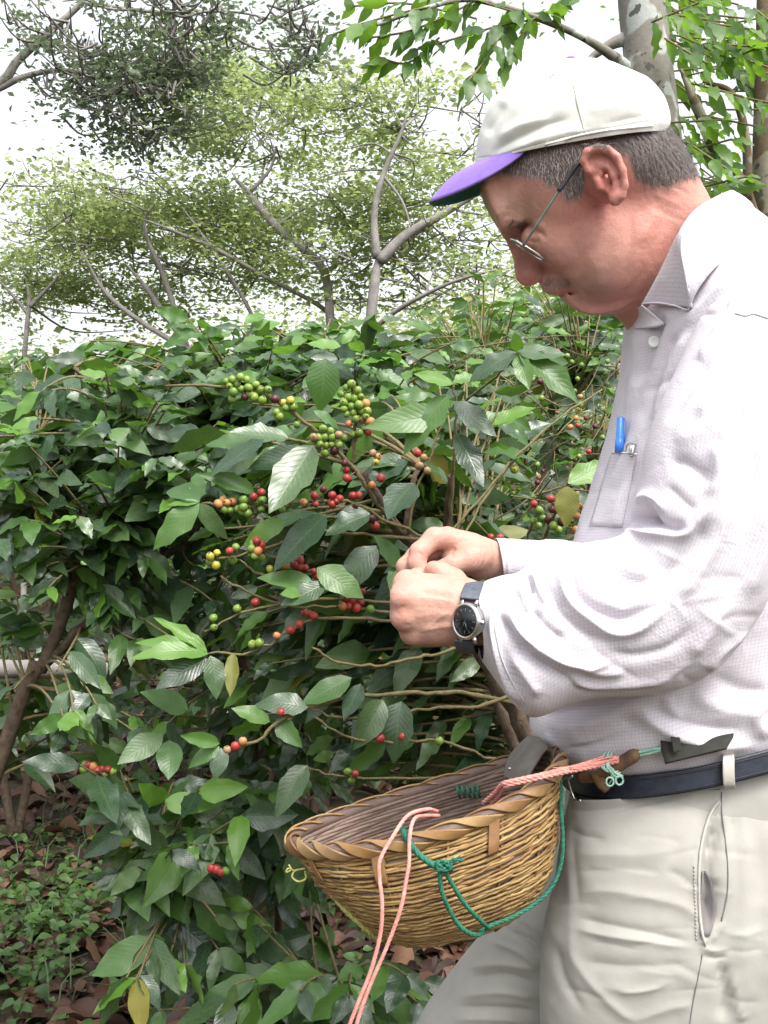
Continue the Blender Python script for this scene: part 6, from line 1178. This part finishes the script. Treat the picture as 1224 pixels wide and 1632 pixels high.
tree('shade_tree', 'shade tree with pale leaning limb curving up from the bush line', [[(533, 620, 9, .06), (527, 520, 9, .055), (520, 450, 9, .052), (500, 410, 9, .05), (450, 370, 9, .048), (410, 325, 9, .05), (395, 300, 9, .035)], [(402, 312, 9, .03), (380, 290, 9, .022), (370, 275, 9, .016)], [(400, 305, 9, .025), (430, 270, 9, .018), (440, 235, 9, .012)], [(440, 360, 9, .02), (480, 335, 9, .016), (525, 320, 9, .01)]],
     [(350, 140, 9, 80, 60, .9, 3800), (400, 210, 9, 110, 55, 1, 4800), (320, 220, 9, 70, 40, .8, 2000), (440, 150, 9, 60, 30, .7, 1300), (470, 240, 9, 70, 25, .8, 1500), (330, 90, 8.6, 50, 40, .6, 1500)], 'grey', 'canopy', .085, 12, GT)
tree('shade_tree', 'wide umbrella crowned shade tree spreading flat across the sky', [[(330, 640, 9.5, .05), (300, 560, 9.5, .042), (240, 470, 9.5, .035), (200, 420, 9.4, .025)], [(545, 600, 9.3, .035), (530, 505, 9.3, .03), (420, 440, 9.2, .024), (330, 390, 9.2, .03), (230, 350, 9.2, .02)], [(300, 560, 9.5, .03), (260, 440, 9.4, .035), (230, 360, 9.3, .02), (250, 320, 9.2, .012)], [(430, 600, 9.3, .03), (400, 500, 9.3, .024), (340, 400, 9.2, .022), (290, 330, 9.2, .015)], [(300, 560, 9.5, .035), (180, 480, 9.5, .03), (130, 400, 9.5, .02)]],
     [(90, 320, 9.6, 130, 35, 1.2, 5200), (240, 320, 9.4, 130, 35, 1.2, 6500), (370, 340, 9.4, 110, 42, 1.1, 5200), (180, 380, 9.5, 150, 40, 1.2, 5600), (320, 410, 9.4, 150, 45, 1.2, 5200), (460, 400, 9.4, 90, 50, 1, 3000), (60, 390, 9.6, 90, 50, 1, 2600), (250, 450, 9.6, 170, 35, 1.1, 3000), (480, 340, 9.4, 80, 30, .8, 1700)], 'grey', 'canopy', .085, 13, GT, clump=.34)
tree('shade_tree', 'thin grey shade tree low at the picture edge below the umbrella canopy', [[(38, 620, 10, .035), (42, 540, 10, .032), (46, 480, 10, .03), (40, 440, 10, .025)], [(46, 490, 10, .03), (80, 455, 10, .02), (100, 430, 10, .015)], [(44, 500, 10, .025), (10, 460, 10, .018), (-20, 430, 10, .012)]],
     [(110, 460, 10, 70, 30, .9, 2200), (30, 440, 10, 90, 35, .9, 2200), (170, 480, 10, 70, 20, .8, 1100), (-20, 480, 10, 60, 25, .8, 900), (200, 510, 10, 80, 14, .7, 500)], 'grey', 'canopy', .09, 14, GT)
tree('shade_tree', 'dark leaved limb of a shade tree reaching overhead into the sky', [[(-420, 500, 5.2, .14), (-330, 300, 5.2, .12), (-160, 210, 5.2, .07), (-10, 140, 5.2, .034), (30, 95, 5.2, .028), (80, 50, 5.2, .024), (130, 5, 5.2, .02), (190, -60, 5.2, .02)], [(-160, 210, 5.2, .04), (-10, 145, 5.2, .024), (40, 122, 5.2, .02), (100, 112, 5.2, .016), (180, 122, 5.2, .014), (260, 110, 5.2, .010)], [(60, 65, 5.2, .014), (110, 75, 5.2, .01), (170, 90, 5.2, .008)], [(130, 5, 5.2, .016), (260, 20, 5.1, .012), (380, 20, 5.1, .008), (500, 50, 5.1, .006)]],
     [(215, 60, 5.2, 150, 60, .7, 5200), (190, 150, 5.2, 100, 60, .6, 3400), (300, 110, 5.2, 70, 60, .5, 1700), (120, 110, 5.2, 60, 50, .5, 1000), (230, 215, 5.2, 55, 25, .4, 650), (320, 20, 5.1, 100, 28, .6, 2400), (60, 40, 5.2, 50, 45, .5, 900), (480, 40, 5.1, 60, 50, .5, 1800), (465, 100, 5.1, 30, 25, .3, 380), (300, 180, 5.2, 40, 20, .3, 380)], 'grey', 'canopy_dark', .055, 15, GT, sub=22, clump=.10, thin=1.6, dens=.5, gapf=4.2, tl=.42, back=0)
# big leaved tree with the lichened trunk behind the cap
lt = tree('lichen_tree', 'pale trunk spotted with lichen rising behind the cream cap', [[(1085, 620, 4.2, .105), (1062, 400, 4.2, .098), (1048, 210, 4.2, .092), (1032, 80, 4.2, .092), (1022, -20, 4.2, .088), (1010, -150, 4.2, .08)], [(1010, 120, 4.2, .03), (985, 95, 4.15, .022), (930, 60, 4.1, .014), (860, 30, 4.0, .012), (760, 0, 3.9, .010), (690, 10, 3.85, .008), (600, 40, 3.8, .006)], [(1000, 60, 4.2, .03), (975, 70, 4.2, .022), (945, 90, 4.2, .014), (930, 110, 4.2, .008)]],
     [(880, 60, 4.6, 60, 22, .3, 110)], 'lichen', 'tree', .05, 21, None, twigs=False, d_scale=False)
LS = Leaves()
def spray(P, size, pairs, mk='tree', droop=.5): P = cr(np.array([list(Wn(*p)) for p in P]), 6); leafy(LS, P, size, pairs, .05, mk, 0, droop, face=.25); return P
tb = MB()
for P in ([(860, 30, 4.0), (800, 40, 3.95), (730, 60, 3.9), (660, 80, 3.85)], [(760, 0, 3.9), (700, 30, 3.85), (650, 50, 3.8), (590, 60, 3.8)], [(690, 10, 3.85), (640, 20, 3.8), (570, 40, 3.8), (530, 55, 3.8)], [(840, 25, 4), (790, 10, 3.9), (720, -10, 3.9), (650, -10, 3.9)], [(800, 40, 4), (790, 70, 3.9), (770, 100, 3.9), (745, 130, 3.85)], [(760, 30, 4), (720, 20, 4), (640, 5, 4), (560, 10, 4)], [(830, 20, 4), (870, 20, 4), (900, 0, 4)], [(700, 60, 3.9), (650, 100, 3.85), (600, 90, 3.85)], [(850, 30, 3.9), (830, 60, 3.9), (800, 110, 3.9)]):
    tb.tube(spray(P, .125, 8), .004, 5, caps=False)
tb.build('twigs', BK['twig'], lt)['kind'] = 'stuff'; LS.emit(lt, nmax=200)
rtree = tree('tree', 'brown barked tree at the picture edge behind the collar', [[(1244, 700, 4.4, .075), (1236, 500, 4.4, .072), (1228, 330, 4.4, .066), (1222, 180, 4.4, .05), (1220, 40, 4.4, .035), (1218, -80, 4.4, .025)], [(1215, 400, 4.4, .035), (1180, 300, 4.3, .03), (1140, 240, 4.25, .026), (1110, 170, 4.2, .02), (1085, 110, 4.2, .012)], [(1190, 320, 4.3, .02), (1188, 220, 4.3, .018), (1165, 150, 4.3, .014), (1120, 130, 4.3, .01)]], [(1150, 60, 5.2, 90, 60, .5, 260)], 'brown', 'tree', .06, 22, None, twigs=False, d_scale=False)
LS = Leaves(); tb = MB()
for k in range(105):
    x, y, d = rng.uniform(1065, 1235), rng.uniform(-15, 400), rng.uniform(3.7, 5.4)
    if 1160 < x and 240 < y: continue
    if y > 190 and x < 1090: x += 25
    a = rng.uniform(-.6, .9); P = [(x-45*math.cos(a), y-30*math.sin(a), d), (x, y, d-.05), (x+45*math.cos(a), y+30*math.sin(a), d-.08)]; tb.tube(spray(P, .115, 4), .004, 5, caps=False)
tb.build('twigs', BK['twig'], rtree)['kind'] = 'stuff'; LS.emit(rtree, nmax=250)
# distant woodland mass low behind the bushes
g = np.random.default_rng(8); b = MB()
for k in range(330):
    y = g.uniform(11, 20); pxx = g.uniform(-80, 1300) if k < 190 else g.choice([g.uniform(1300, 3600), g.uniform(-1800, -80)]); x = (pxx-CX)/F*y; z0 = float(gz(x, y)); top = np.interp(pxx, [-1800, -80, 60, 150, 300, 480, 620, 760, 900, 1000, 1300], [400, 540, 560, 545, 530, 500, 480, 455, 430, 420, 300])+g.uniform(-10, 60); h = (CZ+(CY-top)/F*y-z0); c = np.array([x, y, z0+h*g.uniform(.45 if k < 190 else .05, 1.0)-.3]); P = c+g.normal(0, 1, (420, 3))*np.array([.75, .75, .32]); kites(b, P, .10, g)
fw = b.build('distant_woods', LM['canopy'], smooth=False); tag(fw, 'pale green woodland closing the slope far behind the bushes', 'woods', kind='stuff')
for st_ in [(.5, 12.5), (2.2, 13.5), (-3.5, 14)]:
    pass
